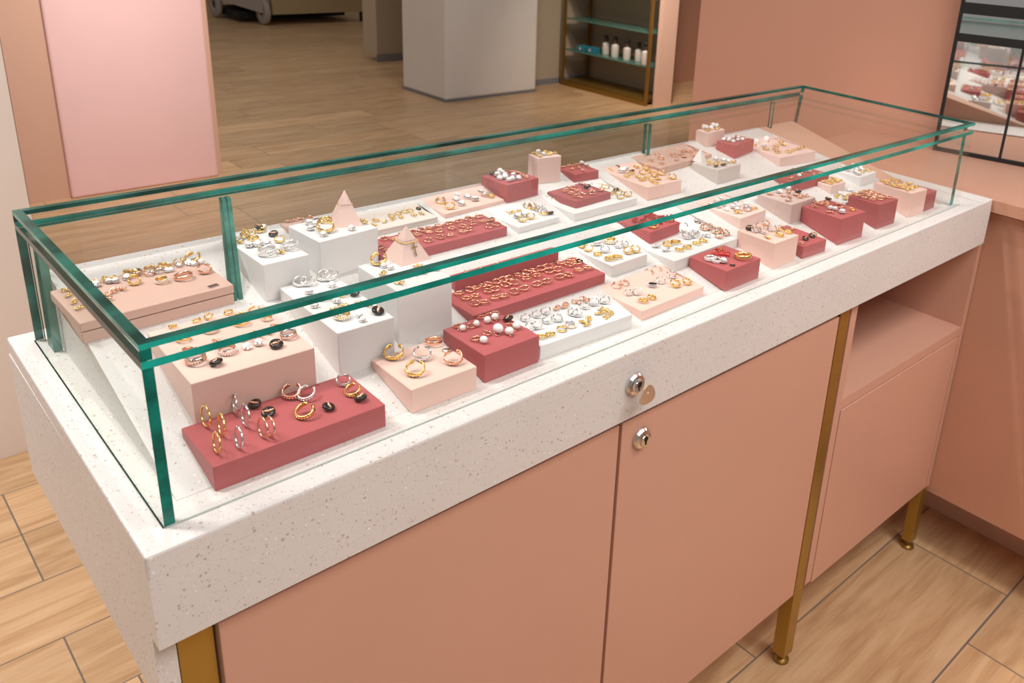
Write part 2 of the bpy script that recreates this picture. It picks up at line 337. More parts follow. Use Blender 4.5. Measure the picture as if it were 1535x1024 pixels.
ITEMS=[
 ('S','g',0.0996,0.1176,0.0268,0.0218,'second gold standing hoop from left on the rose block nearest the glass corner','the rose block nearest the glass corner'),
 ('S','g',0.1057,0.0945,0.0268,0.0215,'third gold standing hoop from left on the rose block nearest the glass corner','the rose block nearest the glass corner'),
 ('S','g',0.0909,0.0680,0.0268,0.0201,'first gold standing hoop from left on the rose block nearest the glass corner','the rose block nearest the glass corner'),
 ('S','s',0.1306,0.1237,0.0268,0.0204,'third silver standing hoop from left on the rose block nearest the glass corner','the rose block nearest the glass corner'),
 ('S','s',0.1295,0.0949,0.0268,0.0219,'second silver standing hoop from left on the rose block nearest the glass corner','the rose block nearest the glass corner'),
 ('S','s',0.1095,0.0629,0.0268,0.0210,'first silver standing hoop from left on the rose block nearest the glass corner','the rose block nearest the glass corner'),
 ('S','r',0.1342,0.0658,0.0268,0.0201,'left one of two rose gold standing hoops on the rose block nearest the glass corner','the rose block nearest the glass corner'),
 ('S','r',0.1401,0.0627,0.0268,0.0202,'right one of two rose gold standing hoops on the rose block nearest the glass corner','the rose block nearest the glass corner'),
 ('K','k',0.1501,0.1232,0.0268,0.0131,'first black ring from left on the rose block nearest the glass corner','the rose block nearest the glass corner'),
 ('K','k',0.1542,0.0998,0.0268,0.0136,'second black ring from left on the rose block nearest the glass corner','the rose block nearest the glass corner'),
 ('K','k',0.2056,0.0724,0.0268,0.0131,'third black ring from left on the rose block nearest the glass corner','the rose block nearest the glass corner'),
 ('K','k',0.2396,0.0680,0.0268,0.0134,'fourth black ring from left on the rose block nearest the glass corner','the rose block nearest the glass corner'),
 ('C','r',0.1885,0.1197,0.0268,0.0198,'rose gold open cuff ring on the rose block nearest the glass corner','the rose block nearest the glass corner'),
 ('C','w',0.1987,0.1069,0.0268,0.0190,'clear open cuff ring on the rose block nearest the glass corner','the rose block nearest the glass corner'),
 ('C','g',0.1819,0.0758,0.0268,0.0197,'left one of two gold open cuff rings on the rose block nearest the glass corner','the rose block nearest the glass corner'),
 ('C','g',0.2397,0.0842,0.0268,0.0171,'right one of two gold open cuff rings on the rose block nearest the glass corner','the rose block nearest the glass corner'),
 ('C','s',0.2420,0.1095,0.0268,0.0153,'silver open cuff ring on the rose block nearest the glass corner','the rose block nearest the glass corner'),
 ('G','s',0.1140,0.1731,0.0687,0.0191,'left one of two silver gem-set rings on the wide peach block behind it','the wide peach block behind it'),
 ('G','s',0.2109,0.1692,0.0687,0.0160,'right one of two silver gem-set rings on the wide peach block behind it','the wide peach block behind it'),
 ('G','r',0.1465,0.1748,0.0687,0.0175,'right one of two rose gold gem-set rings on the wide peach block behind it','the wide peach block behind it'),
 ('G','r',0.1159,0.1944,0.0687,0.0153,'left one of two rose gold gem-set rings on the wide peach block behind it','the wide peach block behind it'),
 ('K','k',0.1278,0.1563,0.0687,0.0136,'left one of two black rings on the wide peach block behind it','the wide peach block behind it'),
 ('K','k',0.1911,0.1557,0.0687,0.0142,'right one of two black rings on the wide peach block behind it','the wide peach block behind it'),
 ('T','w',0.1658,0.1712,0.0687,0.0113,'left one of two clear crystal studs on the wide peach block behind it','the wide peach block behind it'),
 ('T','w',0.1783,0.1710,0.0687,0.0121,'right one of two clear crystal studs on the wide peach block behind it','the wide peach block behind it'),
 ('B','r',0.1470,0.1983,0.0687,0.0142,'first rose gold charm from left on the wide peach block behind it','the wide peach block behind it'),
 ('B','r',0.1701,0.1904,0.0687,0.0158,'second rose gold charm from left on the wide peach block behind it','the wide peach block behind it'),
 ('B','r',0.1842,0.1893,0.0687,0.0160,'third rose gold charm from left on the wide peach block behind it','the wide peach block behind it'),
 ('B','r',0.1959,0.1903,0.0687,0.0132,'fourth rose gold charm from left on the wide peach block behind it','the wide peach block behind it'),
 ('B','r',0.2095,0.1920,0.0687,0.0177,'fifth rose gold charm from left on the wide peach block behind it','the wide peach block behind it'),
 ('R','g',0.1212,0.2290,0.0687,0.0157,'first gold plain ring from left on the wide peach block behind it','the wide peach block behind it'),
 ('R','g',0.1233,0.2656,0.0687,0.0088,'second gold plain ring from left on the wide peach block behind it','the wide peach block behind it'),
 ('R','g',0.1488,0.2649,0.0687,0.0090,'third gold plain ring from left on the wide peach block behind it','the wide peach block behind it'),
 ('R','g',0.1844,0.2290,0.0687,0.0164,'fifth gold plain ring from left on the wide peach block behind it','the wide peach block behind it'),
 ('R','g',0.1837,0.2636,0.0687,0.0100,'fourth gold plain ring from left on the wide peach block behind it','the wide peach block behind it'),
 ('R','g',0.1903,0.2483,0.0687,0.0106,'sixth gold plain ring from left on the wide peach block behind it','the wide peach block behind it'),
 ('G','g',0.1510,0.2318,0.0687,0.0146,'left one of two gold gem-set rings on the wide peach block behind it','the wide peach block behind it'),
 ('G','g',0.2110,0.2236,0.0687,0.0114,'right one of two gold gem-set rings on the wide peach block behind it','the wide peach block behind it'),
 ('C','g',0.2071,0.2478,0.0687,0.0123,'right one of two gold open cuff rings on the wide peach block behind it','the wide peach block behind it'),
 ('C','g',0.1616,0.2642,0.0687,0.0098,'left one of two gold open cuff rings on the wide peach block behind it','the wide peach block behind it'),
 ('C','g',0.3137,0.1240,0.0296,0.0223,'right one of two gold open cuff rings on the square peach front block','the square peach front block'),
 ('C','g',0.3121,0.0767,0.0296,0.0216,'left one of two gold open cuff rings on the square peach front block','the square peach front block'),
 ('C','s',0.3377,0.1024,0.0296,0.0208,'silver open cuff ring on the square peach front block','the square peach front block'),
 ('R','r',0.3672,0.1242,0.0296,0.0208,'rose gold plain ring on the square peach front block','the square peach front block'),
 ('H','s',0.3696,0.0984,0.0296,0.0133,'silver heart charm on the square peach front block','the square peach front block'),
 ('C','r',0.3599,0.0724,0.0296,0.0215,'rose gold open cuff ring on the square peach front block','the square peach front block'),
 ('P','r',0.4062,0.1194,0.0369,0.0089,'first rose gold pearl earring from left on the rose block with pearls','the rose block with pearls'),
 ('P','r',0.4264,0.1191,0.0369,0.0090,'third rose gold pearl earring from left on the rose block with pearls','the rose block with pearls'),
 ('P','r',0.4424,0.1182,0.0369,0.0100,'fifth rose gold pearl earring from left on the rose block with pearls','the rose block with pearls'),
 ('P','r',0.4554,0.1199,0.0369,0.0100,'seventh rose gold pearl earring from left on the rose block with pearls','the rose block with pearls'),
 ('P','r',0.4363,0.0887,0.0369,0.0138,'fourth rose gold pearl earring from left on the rose block with pearls','the rose block with pearls'),
 ('P','r',0.4444,0.0769,0.0369,0.0113,'sixth rose gold pearl earring from left on the rose block with pearls','the rose block with pearls'),
 ('P','r',0.4606,0.0837,0.0369,0.0107,'eighth rose gold pearl earring from left on the rose block with pearls','the rose block with pearls'),
 ('P','r',0.4070,0.0783,0.0369,0.0103,'second rose gold pearl earring from left on the rose block with pearls','the rose block with pearls'),
 ('R','r',0.4190,0.1210,0.0369,0.0106,'third rose gold plain ring from left on the rose block with pearls','the rose block with pearls'),
 ('R','r',0.4064,0.1306,0.0369,0.0098,'second rose gold plain ring from left on the rose block with pearls','the rose block with pearls'),
 ('R','r',0.4230,0.0932,0.0369,0.0105,'fourth rose gold plain ring from left on the rose block with pearls','the rose block with pearls'),
 ('R','r',0.4040,0.0893,0.0369,0.0119,'first rose gold plain ring from left on the rose block with pearls','the rose block with pearls'),
 ('R','r',0.4444,0.1329,0.0369,0.0101,'fifth rose gold plain ring from left on the rose block with pearls','the rose block with pearls'),
 ('R','r',0.4547,0.1314,0.0369,0.0101,'sixth rose gold plain ring from left on the rose block with pearls','the rose block with pearls'),
 ('R','r',0.4645,0.1312,0.0369,0.0102,'eighth rose gold plain ring from left on the rose block with pearls','the rose block with pearls'),
 ('R','r',0.4569,0.0922,0.0369,0.0107,'seventh rose gold plain ring from left on the rose block with pearls','the rose block with pearls'),
 ('K','k',0.4664,0.1077,0.0369,0.0134,'black ring on the rose block with pearls','the rose block with pearls'),
 ('C','s',0.5070,0.1224,0.0198,0.0130,'third silver open cuff ring from left on the low white front slab','the low white front slab'),
 ('C','s',0.5259,0.1215,0.0198,0.0132,'fifth silver open cuff ring from left on the low white front slab','the low white front slab'),
 ('C','s',0.5416,0.1225,0.0198,0.0133,'seventh silver open cuff ring from left on the low white front slab','the low white front slab'),
 ('C','s',0.5050,0.0959,0.0198,0.0128,'second silver open cuff ring from left on the low white front slab','the low white front slab'),
 ('C','s',0.5255,0.1002,0.0198,0.0130,'fourth silver open cuff ring from left on the low white front slab','the low white front slab'),
 ('C','s',0.5395,0.0963,0.0198,0.0131,'sixth silver open cuff ring from left on the low white front slab','the low white front slab'),
 ('C','s',0.4942,0.0980,0.0198,0.0127,'first silver open cuff ring from left on the low white front slab','the low white front slab'),
 ('C','s',0.5677,0.0974,0.0198,0.0133,'eighth silver open cuff ring from left on the low white front slab','the low white front slab'),
 ('C','s',0.5706,0.0915,0.0198,0.0133,'ninth silver open cuff ring from left on the low white front slab','the low white front slab'),
 ('C','s',0.5945,0.1031,0.0198,0.0136,'tenth silver open cuff ring from left on the low white front slab','the low white front slab'),
 ('C','s',0.6116,0.1034,0.0198,0.0137,'eleventh silver open cuff ring from left on the low white front slab','the low white front slab'),
 ('C','s',0.6284,0.0990,0.0198,0.0138,'twelfth silver open cuff ring from left on the low white front slab','the low white front slab'),
 ('R','g',0.4914,0.0714,0.0198,0.0125,'first gold plain ring from left on the low white front slab','the low white front slab'),
 ('R','g',0.5043,0.0694,0.0198,0.0126,'second gold plain ring from left on the low white front slab','the low white front slab'),
 ('R','g',0.5249,0.0712,0.0198,0.0128,'third gold plain ring from left on the low white front slab','the low white front slab'),
 ('G','s',0.5411,0.0732,0.0198,0.0129,'silver gem-set ring on the low white front slab','the low white front slab'),
 ('B','r',0.5607,0.1217,0.0198,0.0135,'first rose gold charm from left on the low white front slab','the low white front slab'),
 ('B','r',0.5743,0.1204,0.0198,0.0154,'second rose gold charm from left on the low white front slab','the low white front slab'),
 ('B','r',0.5952,0.1204,0.0198,0.0137,'third rose gold charm from left on the low white front slab','the low white front slab'),
 ('B','r',0.6089,0.1190,0.0198,0.0157,'fourth rose gold charm from left on the low white front slab','the low white front slab'),
 ('B','g',0.5609,0.0702,0.0198,0.0122,'second gold charm from left on the low white front slab','the low white front slab'),
 ('B','g',0.5740,0.0726,0.0198,0.0123,'third gold charm from left on the low white front slab','the low white front slab'),
 ('B','g',0.5599,0.0613,0.0198,0.0112,'first gold charm from left on the low white front slab','the low white front slab'),
 ('B','g',0.5958,0.0763,0.0198,0.0125,'fourth gold charm from left on the low white front slab','the low white front slab'),
 ('B','g',0.6087,0.0768,0.0198,0.0117,'seventh gold charm from left on the low white front slab','the low white front slab'),
 ('B','g',0.6087,0.0665,0.0198,0.0116,'eighth gold charm from left on the low white front slab','the low white front slab'),
 ('B','g',0.5966,0.0630,0.0198,0.0115,'fifth gold charm from left on the low white front slab','the low white front slab'),
 ('B','g',0.6080,0.0851,0.0198,0.0108,'sixth gold charm from left on the low white front slab','the low white front slab'),
 ('R','r',0.4801,0.2082,0.0371,0.0135,'first rose gold back-row plain ring from left on the near rose ring slab','the near rose ring slab'),
 ('R','r',0.4905,0.2082,0.0371,0.0135,'second rose gold back-row plain ring from left on the near rose ring slab','the near rose ring slab'),
 ('R','r',0.5021,0.2081,0.0371,0.0136,'third rose gold back-row plain ring from left on the near rose ring slab','the near rose ring slab'),
 ('R','r',0.5107,0.2079,0.0371,0.0137,'fourth rose gold back-row plain ring from left on the near rose ring slab','the near rose ring slab'),
 ('R','r',0.5256,0.2080,0.0371,0.0138,'fifth rose gold back-row plain ring from left on the near rose ring slab','the near rose ring slab'),
 ('R','r',0.5365,0.2080,0.0371,0.0139,'sixth rose gold back-row plain ring from left on the near rose ring slab','the near rose ring slab'),
 ('R','r',0.5461,0.2080,0.0371,0.0140,'seventh rose gold back-row plain ring from left on the near rose ring slab','the near rose ring slab'),
 ('R','r',0.5636,0.2079,0.0371,0.0141,'eighth rose gold back-row plain ring from left on the near rose ring slab','the near rose ring slab'),
 ('R','r',0.5776,0.2079,0.0371,0.0142,'ninth rose gold back-row plain ring from left on the near rose ring slab','the near rose ring slab'),
 ('R','r',0.5910,0.2078,0.0371,0.0143,'tenth rose gold back-row plain ring from left on the near rose ring slab','the near rose ring slab'),
 ('R','r',0.6036,0.2078,0.0371,0.0144,'eleventh rose gold back-row plain ring from left on the near rose ring slab','the near rose ring slab'),
 ('R','r',0.6166,0.2077,0.0371,0.0145,'twelfth rose gold back-row plain ring from left on the near rose ring slab','the near rose ring slab'),
 ('R','r',0.6411,0.2076,0.0371,0.0147,'thirteenth rose gold back-row plain ring from left on the near rose ring slab','the near rose ring slab'),
 ('R','r',0.6635,0.2075,0.0371,0.0149,'fourteenth rose gold back-row plain ring from left on the near rose ring slab','the near rose ring slab'),
 ('R','r',0.4620,0.2072,0.0371,0.0133,'second rose gold middle-row plain ring from left on the near rose ring slab','the near rose ring slab'),
 ('R','r',0.4610,0.1888,0.0371,0.0132,'first rose gold middle-row plain ring from left on the near rose ring slab','the near rose ring slab'),
 ('R','r',0.4746,0.1884,0.0371,0.0133,'third rose gold middle-row plain ring from left on the near rose ring slab','the near rose ring slab'),
 ('R','r',0.4974,0.1907,0.0371,0.0135,'fourth rose gold middle-row plain ring from left on the near rose ring slab','the near rose ring slab'),
 ('R','r',0.5086,0.1896,0.0371,0.0135,'fifth rose gold middle-row plain ring from left on the near rose ring slab','the near rose ring slab'),
 ('R','r',0.5288,0.1933,0.0371,0.0137,'sixth rose gold middle-row plain ring from left on the near rose ring slab','the near rose ring slab'),
 ('R','r',0.5428,0.1914,0.0371,0.0138,'seventh rose gold middle-row plain ring from left on the near rose ring slab','the near rose ring slab'),
 ('R','r',0.5651,0.1928,0.0371,0.0140,'eighth rose gold middle-row plain ring from left on the near rose ring slab','the near rose ring slab'),
 ('R','r',0.5841,0.1916,0.0371,0.0141,'ninth rose gold middle-row plain ring from left on the near rose ring slab','the near rose ring slab'),
 ('R','r',0.6084,0.1944,0.0371,0.0143,'tenth rose gold middle-row plain ring from left on the near rose ring slab','the near rose ring slab'),
 ('R','r',0.6218,0.1910,0.0371,0.0144,'eleventh rose gold middle-row plain ring from left on the near rose ring slab','the near rose ring slab'),
 ('R','r',0.6467,0.1951,0.0371,0.0146,'twelfth rose gold middle-row plain ring from left on the near rose ring slab','the near rose ring slab'),
 ('R','r',0.6598,0.1924,0.0371,0.0147,'thirteenth rose gold middle-row plain ring from left on the near rose ring slab','the near rose ring slab'),
 ('R','r',0.4608,0.1704,0.0371,0.0130,'first rose gold front-row plain ring from left on the near rose ring slab','the near rose ring slab'),
 ('R','r',0.4726,0.1660,0.0371,0.0131,'second rose gold front-row plain ring from left on the near rose ring slab','the near rose ring slab'),
 ('R','r',0.4917,0.1681,0.0371,0.0132,'third rose gold front-row plain ring from left on the near rose ring slab','the near rose ring slab'),
 ('R','r',0.5042,0.1659,0.0371,0.0133,'fourth rose gold front-row plain ring from left on the near rose ring slab','the near rose ring slab'),
 ('R','r',0.5240,0.1680,0.0371,0.0135,'fifth rose gold front-row plain ring from left on the near rose ring slab','the near rose ring slab'),
 ('R','r',0.5416,0.1684,0.0371,0.0136,'sixth rose gold front-row plain ring from left on the near rose ring slab','the near rose ring slab'),
 ('R','r',0.5646,0.1691,0.0371,0.0138,'seventh rose gold front-row plain ring from left on the near rose ring slab','the near rose ring slab'),
 ('R','r',0.5816,0.1683,0.0371,0.0139,'eighth rose gold front-row plain ring from left on the near rose ring slab','the near rose ring slab'),
 ('R','r',0.6067,0.1697,0.0371,0.0141,'ninth rose gold front-row plain ring from left on the near rose ring slab','the near rose ring slab'),
 ('R','r',0.6207,0.1673,0.0371,0.0142,'tenth rose gold front-row plain ring from left on the near rose ring slab','the near rose ring slab'),
 ('R','r',0.6442,0.1708,0.0371,0.0144,'eleventh rose gold front-row plain ring from left on the near rose ring slab','the near rose ring slab'),
 ('R','r',0.6612,0.1706,0.0371,0.0145,'twelfth rose gold front-row plain ring from left on the near rose ring slab','the near rose ring slab'),
 ('K','k',0.6686,0.1957,0.0371,0.0099,'black ring on the near rose ring slab','the near rose ring slab'),
 ('B','r',0.4836,0.2222,0.0568,0.0099,'first rose gold charm from left on the thin rose bar under the rim','the thin rose bar under the rim'),
 ('B','r',0.5090,0.2211,0.0568,0.0100,'second rose gold charm from left on the thin rose bar under the rim','the thin rose bar under the rim'),
 ('B','r',0.5366,0.2213,0.0568,0.0102,'third rose gold charm from left on the thin rose bar under the rim','the thin rose bar under the rim'),
 ('B','r',0.5635,0.2201,0.0568,0.0103,'fourth rose gold charm from left on the thin rose bar under the rim','the thin rose bar under the rim'),
 ('B','r',0.5928,0.2204,0.0568,0.0105,'fifth rose gold charm from left on the thin rose bar under the rim','the thin rose bar under the rim'),
 ('B','r',0.6198,0.2200,0.0568,0.0106,'sixth rose gold charm from left on the thin rose bar under the rim','the thin rose bar under the rim'),
 ('B','g',0.2879,0.4073,0.1059,0.0152,'seventh gold charm from left on the white block at the back fin','the white block at the back fin'),
 ('B','g',0.2626,0.3900,0.1059,0.0189,'fourth gold charm from left on the white block at the back fin','the white block at the back fin'),
 ('B','g',0.2671,0.4075,0.1059,0.0140,'fifth gold charm from left on the white block at the back fin','the white block at the back fin'),
 ('K','k',0.2859,0.4081,0.1059,0.0133,'left one of two black rings on the white block at the back fin','the white block at the back fin'),
 ('K','k',0.2904,0.3763,0.1059,0.0121,'right one of two black rings on the white block at the back fin','the white block at the back fin'),
 ('T','w',0.2921,0.4098,0.1059,0.0098,'fourth clear crystal stud from left on the white block at the back fin','the white block at the back fin'),
 ('T','w',0.2501,0.3556,0.1059,0.0125,'first clear crystal stud from left on the white block at the back fin','the white block at the back fin'),
 ('T','w',0.2604,0.3539,0.1059,0.0126,'second clear crystal stud from left on the white block at the back fin','the white block at the back fin'),
 ('T','w',0.2708,0.3522,0.1059,0.0127,'third clear crystal stud from left on the white block at the back fin','the white block at the back fin'),
 ('C','g',0.2823,0.4001,0.1059,0.0140,'left one of two gold open cuff rings on the white block at the back fin','the white block at the back fin'),
 ('C','g',0.2873,0.3520,0.1059,0.0128,'right one of two gold open cuff rings on the white block at the back fin','the white block at the back fin'),
 ('G','w',0.2574,0.3201,0.1059,0.0213,'left one of two clear gem-set rings on the white block at the back fin','the white block at the back fin'),
 ('G','w',0.2872,0.3235,0.1059,0.0201,'right one of two clear gem-set rings on the white block at the back fin','the white block at the back fin'),
 ('R','g',0.2644,0.3769,0.1059,0.0136,'gold plain ring on the white block at the back fin','the white block at the back fin'),
 ('T','w',0.3376,0.3699,0.1134,0.0133,'third clear crystal stud from left on the back white pyramid block','the back white pyramid block'),
 ('T','w',0.3414,0.3618,0.1134,0.0115,'fourth clear crystal stud from left on the back white pyramid block','the back white pyramid block'),
 ('R','g',0.3584,0.3685,0.1134,0.0171,'gold plain ring on the back white pyramid block','the back white pyramid block'),
 ('C','g',0.3426,0.3360,0.1134,0.0227,'gold open cuff ring on the back white pyramid block','the back white pyramid block'),
 ('B','g',0.3979,0.3430,0.1134,0.0109,'left one of two gold charms on the back white pyramid block','the back white pyramid block'),
 ('B','g',0.3990,0.3336,0.1134,0.0099,'right one of two gold charms on the back white pyramid block','the back white pyramid block'),
 ('C','w',0.2783,0.2794,0.0741,0.0164,'first clear open cuff ring from left on the white block behind the peach square','the white block behind the peach square'),
 ('C','w',0.2861,0.2753,0.0741,0.0164,'second clear open cuff ring from left on the white block behind the peach square','the white block behind the peach square'),
 ('C','w',0.3093,0.2779,0.0741,0.0184,'third clear open cuff ring from left on the white block behind the peach square','the white block behind the peach square'),
 ('C','w',0.3162,0.2740,0.0741,0.0184,'fourth clear open cuff ring from left on the white block behind the peach square','the white block behind the peach square'),
 ('G','g',0.2810,0.2264,0.0741,0.0158,'right one of two gold gem-set rings on the white block behind the peach square','the white block behind the peach square'),
 ('G','g',0.2738,0.1675,0.0741,0.0182,'left one of two gold gem-set rings on the white block behind the peach square','the white block behind the peach square'),
 ('B','g',0.2901,0.2243,0.0741,0.0127,'third gold charm from left on the white block behind the peach square','the white block behind the peach square'),
 ('B','g',0.2771,0.1887,0.0741,0.0131,'first gold charm from left on the white block behind the peach square','the white block behind the peach square'),
 ('B','g',0.2880,0.1917,0.0741,0.0124,'second gold charm from left on the white block behind the peach square','the white block behind the peach square'),
 ('B','g',0.3074,0.1863,0.0741,0.0126,'fourth gold charm from left on the white block behind the peach square','the white block behind the peach square'),
 ('B','g',0.3123,0.1782,0.0741,0.0141,'fifth gold charm from left on the white block behind the peach square','the white block behind the peach square'),
 ('R','g',0.3034,0.2216,0.0741,0.0136,'gold plain ring on the white block behind the peach square','the white block behind the peach square'),
 ('T','w',0.2909,0.1589,0.0741,0.0091,'fifth clear crystal stud from left on the white block behind the peach square','the white block behind the peach square'),
 ('T','w',0.2880,0.1463,0.0741,0.0091,'third clear crystal stud from left on the white block behind the peach square','the white block behind the peach square'),
 ('K','k',0.3153,0.2128,0.0741,0.0112,'right one of two black rings on the white block behind the peach square','the white block behind the peach square'),
 ('K','k',0.3120,0.1540,0.0741,0.0146,'left one of two black rings on the white block behind the peach square','the white block behind the peach square'),
 ('C','g',0.3650,0.2415,0.0941,0.0210,'gold open cuff ring on the tall white pyramid block','the tall white pyramid block'),
 ('T','w',0.3635,0.2280,0.0941,0.0100,'left one of two clear crystal studs on the tall white pyramid block','the tall white pyramid block'),
 ('T','w',0.3674,0.2172,0.0941,0.0099,'right one of two clear crystal studs on the tall white pyramid block','the tall white pyramid block'),
 ('B','g',0.3667,0.1869,0.0941,0.0138,'third gold charm from left on the tall white pyramid block','the tall white pyramid block'),
 ('B','g',0.3801,0.1872,0.0941,0.0139,'fourth gold charm from left on the tall white pyramid block','the tall white pyramid block'),
 ('B','g',0.3883,0.1838,0.0941,0.0139,'fifth gold charm from left on the tall white pyramid block','the tall white pyramid block'),
 ('G','g',0.4105,0.1838,0.0941,0.0108,'gold gem-set ring on the tall white pyramid block','the tall white pyramid block'),
 ('B','r',0.3389,0.4385,0.0963,0.0093,'second rose gold charm from left on the pink slab behind white blocks','the pink slab behind white blocks'),
 ('B','r',0.3479,0.4388,0.0963,0.0093,'fourth rose gold charm from left on the pink slab behind white blocks','the pink slab behind white blocks'),
 ('B','r',0.3575,0.4391,0.0963,0.0094,'sixth rose gold charm from left on the pink slab behind white blocks','the pink slab behind white blocks'),
 ('B','r',0.3717,0.4396,0.0963,0.0095,'tenth rose gold charm from left on the pink slab behind white blocks','the pink slab behind white blocks'),
 ('B','r',0.3716,0.4395,0.0963,0.0096,'ninth rose gold charm from left on the pink slab behind white blocks','the pink slab behind white blocks'),
 ('B','r',0.3716,0.4395,0.0963,0.0096,'eighth rose gold charm from left on the pink slab behind white blocks','the pink slab behind white blocks'),
 ('K','k',0.3728,0.4219,0.0963,0.0084,'black ring on the pink slab behind white blocks','the pink slab behind white blocks'),
 ('B','g',0.4616,0.4207,0.0853,0.0098,'first gold back-row charm from left on the cream slab with gold rows','the cream slab with gold rows'),
 ('B','g',0.4767,0.4229,0.0853,0.0099,'second gold back-row charm from left on the cream slab with gold rows','the cream slab with gold rows'),
 ('B','g',0.4873,0.4229,0.0853,0.0100,'third gold back-row charm from left on the cream slab with gold rows','the cream slab with gold rows'),
 ('B','g',0.5107,0.4228,0.0853,0.0101,'fourth gold back-row charm from left on the cream slab with gold rows','the cream slab with gold rows'),
 ('B','g',0.5196,0.4228,0.0853,0.0101,'fifth gold back-row charm from left on the cream slab with gold rows','the cream slab with gold rows'),
 ('B','g',0.5270,0.4218,0.0853,0.0101,'sixth gold back-row charm from left on the cream slab with gold rows','the cream slab with gold rows'),
 ('R','g',0.4537,0.4016,0.0853,0.0097,'first gold middle-row plain ring from left on the cream slab with gold rows','the cream slab with gold rows'),
 ('R','g',0.4821,0.4067,0.0853,0.0098,'second gold middle-row plain ring from left on the cream slab with gold rows','the cream slab with gold rows'),
 ('R','g',0.4947,0.4088,0.0853,0.0099,'third gold middle-row plain ring from left on the cream slab with gold rows','the cream slab with gold rows'),
 ('R','g',0.5066,0.4097,0.0853,0.0100,'fourth gold middle-row plain ring from left on the cream slab with gold rows','the cream slab with gold rows'),
 ('R','g',0.5155,0.4092,0.0853,0.0100,'fifth gold middle-row plain ring from left on the cream slab with gold rows','the cream slab with gold rows'),
 ('B','g',0.4415,0.3862,0.0853,0.0095,'first gold front-row charm from left on the cream slab with gold rows','the cream slab with gold rows'),
 ('B','g',0.4609,0.3898,0.0853,0.0096,'second gold front-row charm from left on the cream slab with gold rows','the cream slab with gold rows'),
 ('B','g',0.4761,0.3931,0.0853,0.0097,'third gold front-row charm from left on the cream slab with gold rows','the cream slab with gold rows'),
 ('B','g',0.4893,0.3929,0.0853,0.0098,'fourth gold front-row charm from left on the cream slab with gold rows','the cream slab with gold rows'),
 ('B','g',0.5099,0.3895,0.0853,0.0099,'fifth gold front-row charm from left on the cream slab with gold rows','the cream slab with gold rows'),
 ('B','g',0.5227,0.3897,0.0853,0.0100,'sixth gold front-row charm from left on the cream slab with gold rows','the cream slab with gold rows'),
 ('K','k',0.5306,0.4100,0.0853,0.0081,'black ring on the cream slab with gold rows','the cream slab with gold rows'),
 ('B','g',0.5743,0.4312,0.0853,0.0136,'first gold charm from left on the back peach slab','the back peach slab'),
 ('B','g',0.5809,0.4315,0.0853,0.0136,'second gold charm from left on the back peach slab','the back peach slab'),
 ('B','g',0.6390,0.4339,0.0853,0.0140,'third gold charm from left on the back peach slab','the back peach slab'),
 ('B','g',0.6541,0.4350,0.0853,0.0141,'fourth gold charm from left on the back peach slab','the back peach slab'),
 ('B','g',0.6583,0.3969,0.0853,0.0138,'fifth gold charm from left on the back peach slab','the back peach slab'),
 ('C','g',0.5745,0.4162,0.0853,0.0155,'right one of two gold open cuff rings on the back peach slab','the back peach slab'),
 ('C','g',0.5731,0.3890,0.0853,0.0152,'left one of two gold open cuff rings on the back peach slab','the back peach slab'),
 ('T','s',0.6135,0.4275,0.0853,0.0138,'third silver crystal stud from left on the back peach slab','the back peach slab'),
 ('T','s',0.6003,0.4118,0.0853,0.0136,'second silver crystal stud from left on the back peach slab','the back peach slab'),
 ('T','s',0.5963,0.3918,0.0853,0.0134,'first silver crystal stud from left on the back peach slab','the back peach slab'),
 ('T','s',0.6226,0.4128,0.0853,0.0137,'fourth silver crystal stud from left on the back peach slab','the back peach slab'),
 ('T','s',0.6267,0.3976,0.0853,0.0136,'fifth silver crystal stud from left on the back peach slab','the back peach slab'),
 ('T','s',0.6554,0.4218,0.0853,0.0140,'sixth silver crystal stud from left on the back peach slab','the back peach slab'),
 ('G','s',0.6550,0.4086,0.0853,0.0139,'silver gem-set ring on the back peach slab','the back peach slab'),
 ('R','r',0.4684,0.3555,0.0740,0.0125,'first rose gold back-row plain ring from left on the far rose ring slab','the far rose ring slab'),
 ('R','r',0.4850,0.3554,0.0740,0.0126,'second rose gold back-row plain ring from left on the far rose ring slab','the far rose ring slab'),
 ('R','r',0.5004,0.3554,0.0740,0.0127,'third rose gold back-row plain ring from left on the far rose ring slab','the far rose ring slab'),
 ('R','r',0.5145,0.3553,0.0740,0.0128,'fourth rose gold back-row plain ring from left on the far rose ring slab','the far rose ring slab'),
 ('R','r',0.5304,0.3553,0.0740,0.0129,'fifth rose gold back-row plain ring from left on the far rose ring slab','the far rose ring slab'),
 ('R','r',0.5481,0.3552,0.0740,0.0130,'sixth rose gold back-row plain ring from left on the far rose ring slab','the far rose ring slab'),
 ('R','r',0.5661,0.3552,0.0740,0.0131,'seventh rose gold back-row plain ring from left on the far rose ring slab','the far rose ring slab'),
 ('R','r',0.5845,0.3551,0.0740,0.0132,'eighth rose gold back-row plain ring from left on the far rose ring slab','the far rose ring slab'),
 ('R','r',0.6031,0.3551,0.0740,0.0134,'ninth rose gold back-row plain ring from left on the far rose ring slab','the far rose ring slab'),
 ('R','r',0.4394,0.3546,0.0740,0.0123,'first rose gold middle-row plain ring from left on the far rose ring slab','the far rose ring slab'),
 ('R','r',0.4500,0.3451,0.0740,0.0122,'second rose gold middle-row plain ring from left on the far rose ring slab','the far rose ring slab'),
 ('R','r',0.4676,0.3456,0.0740,0.0124,'third rose gold middle-row plain ring from left on the far rose ring slab','the far rose ring slab'),
 ('R','r',0.4856,0.3431,0.0740,0.0125,'fourth rose gold middle-row plain ring from left on the far rose ring slab','the far rose ring slab'),
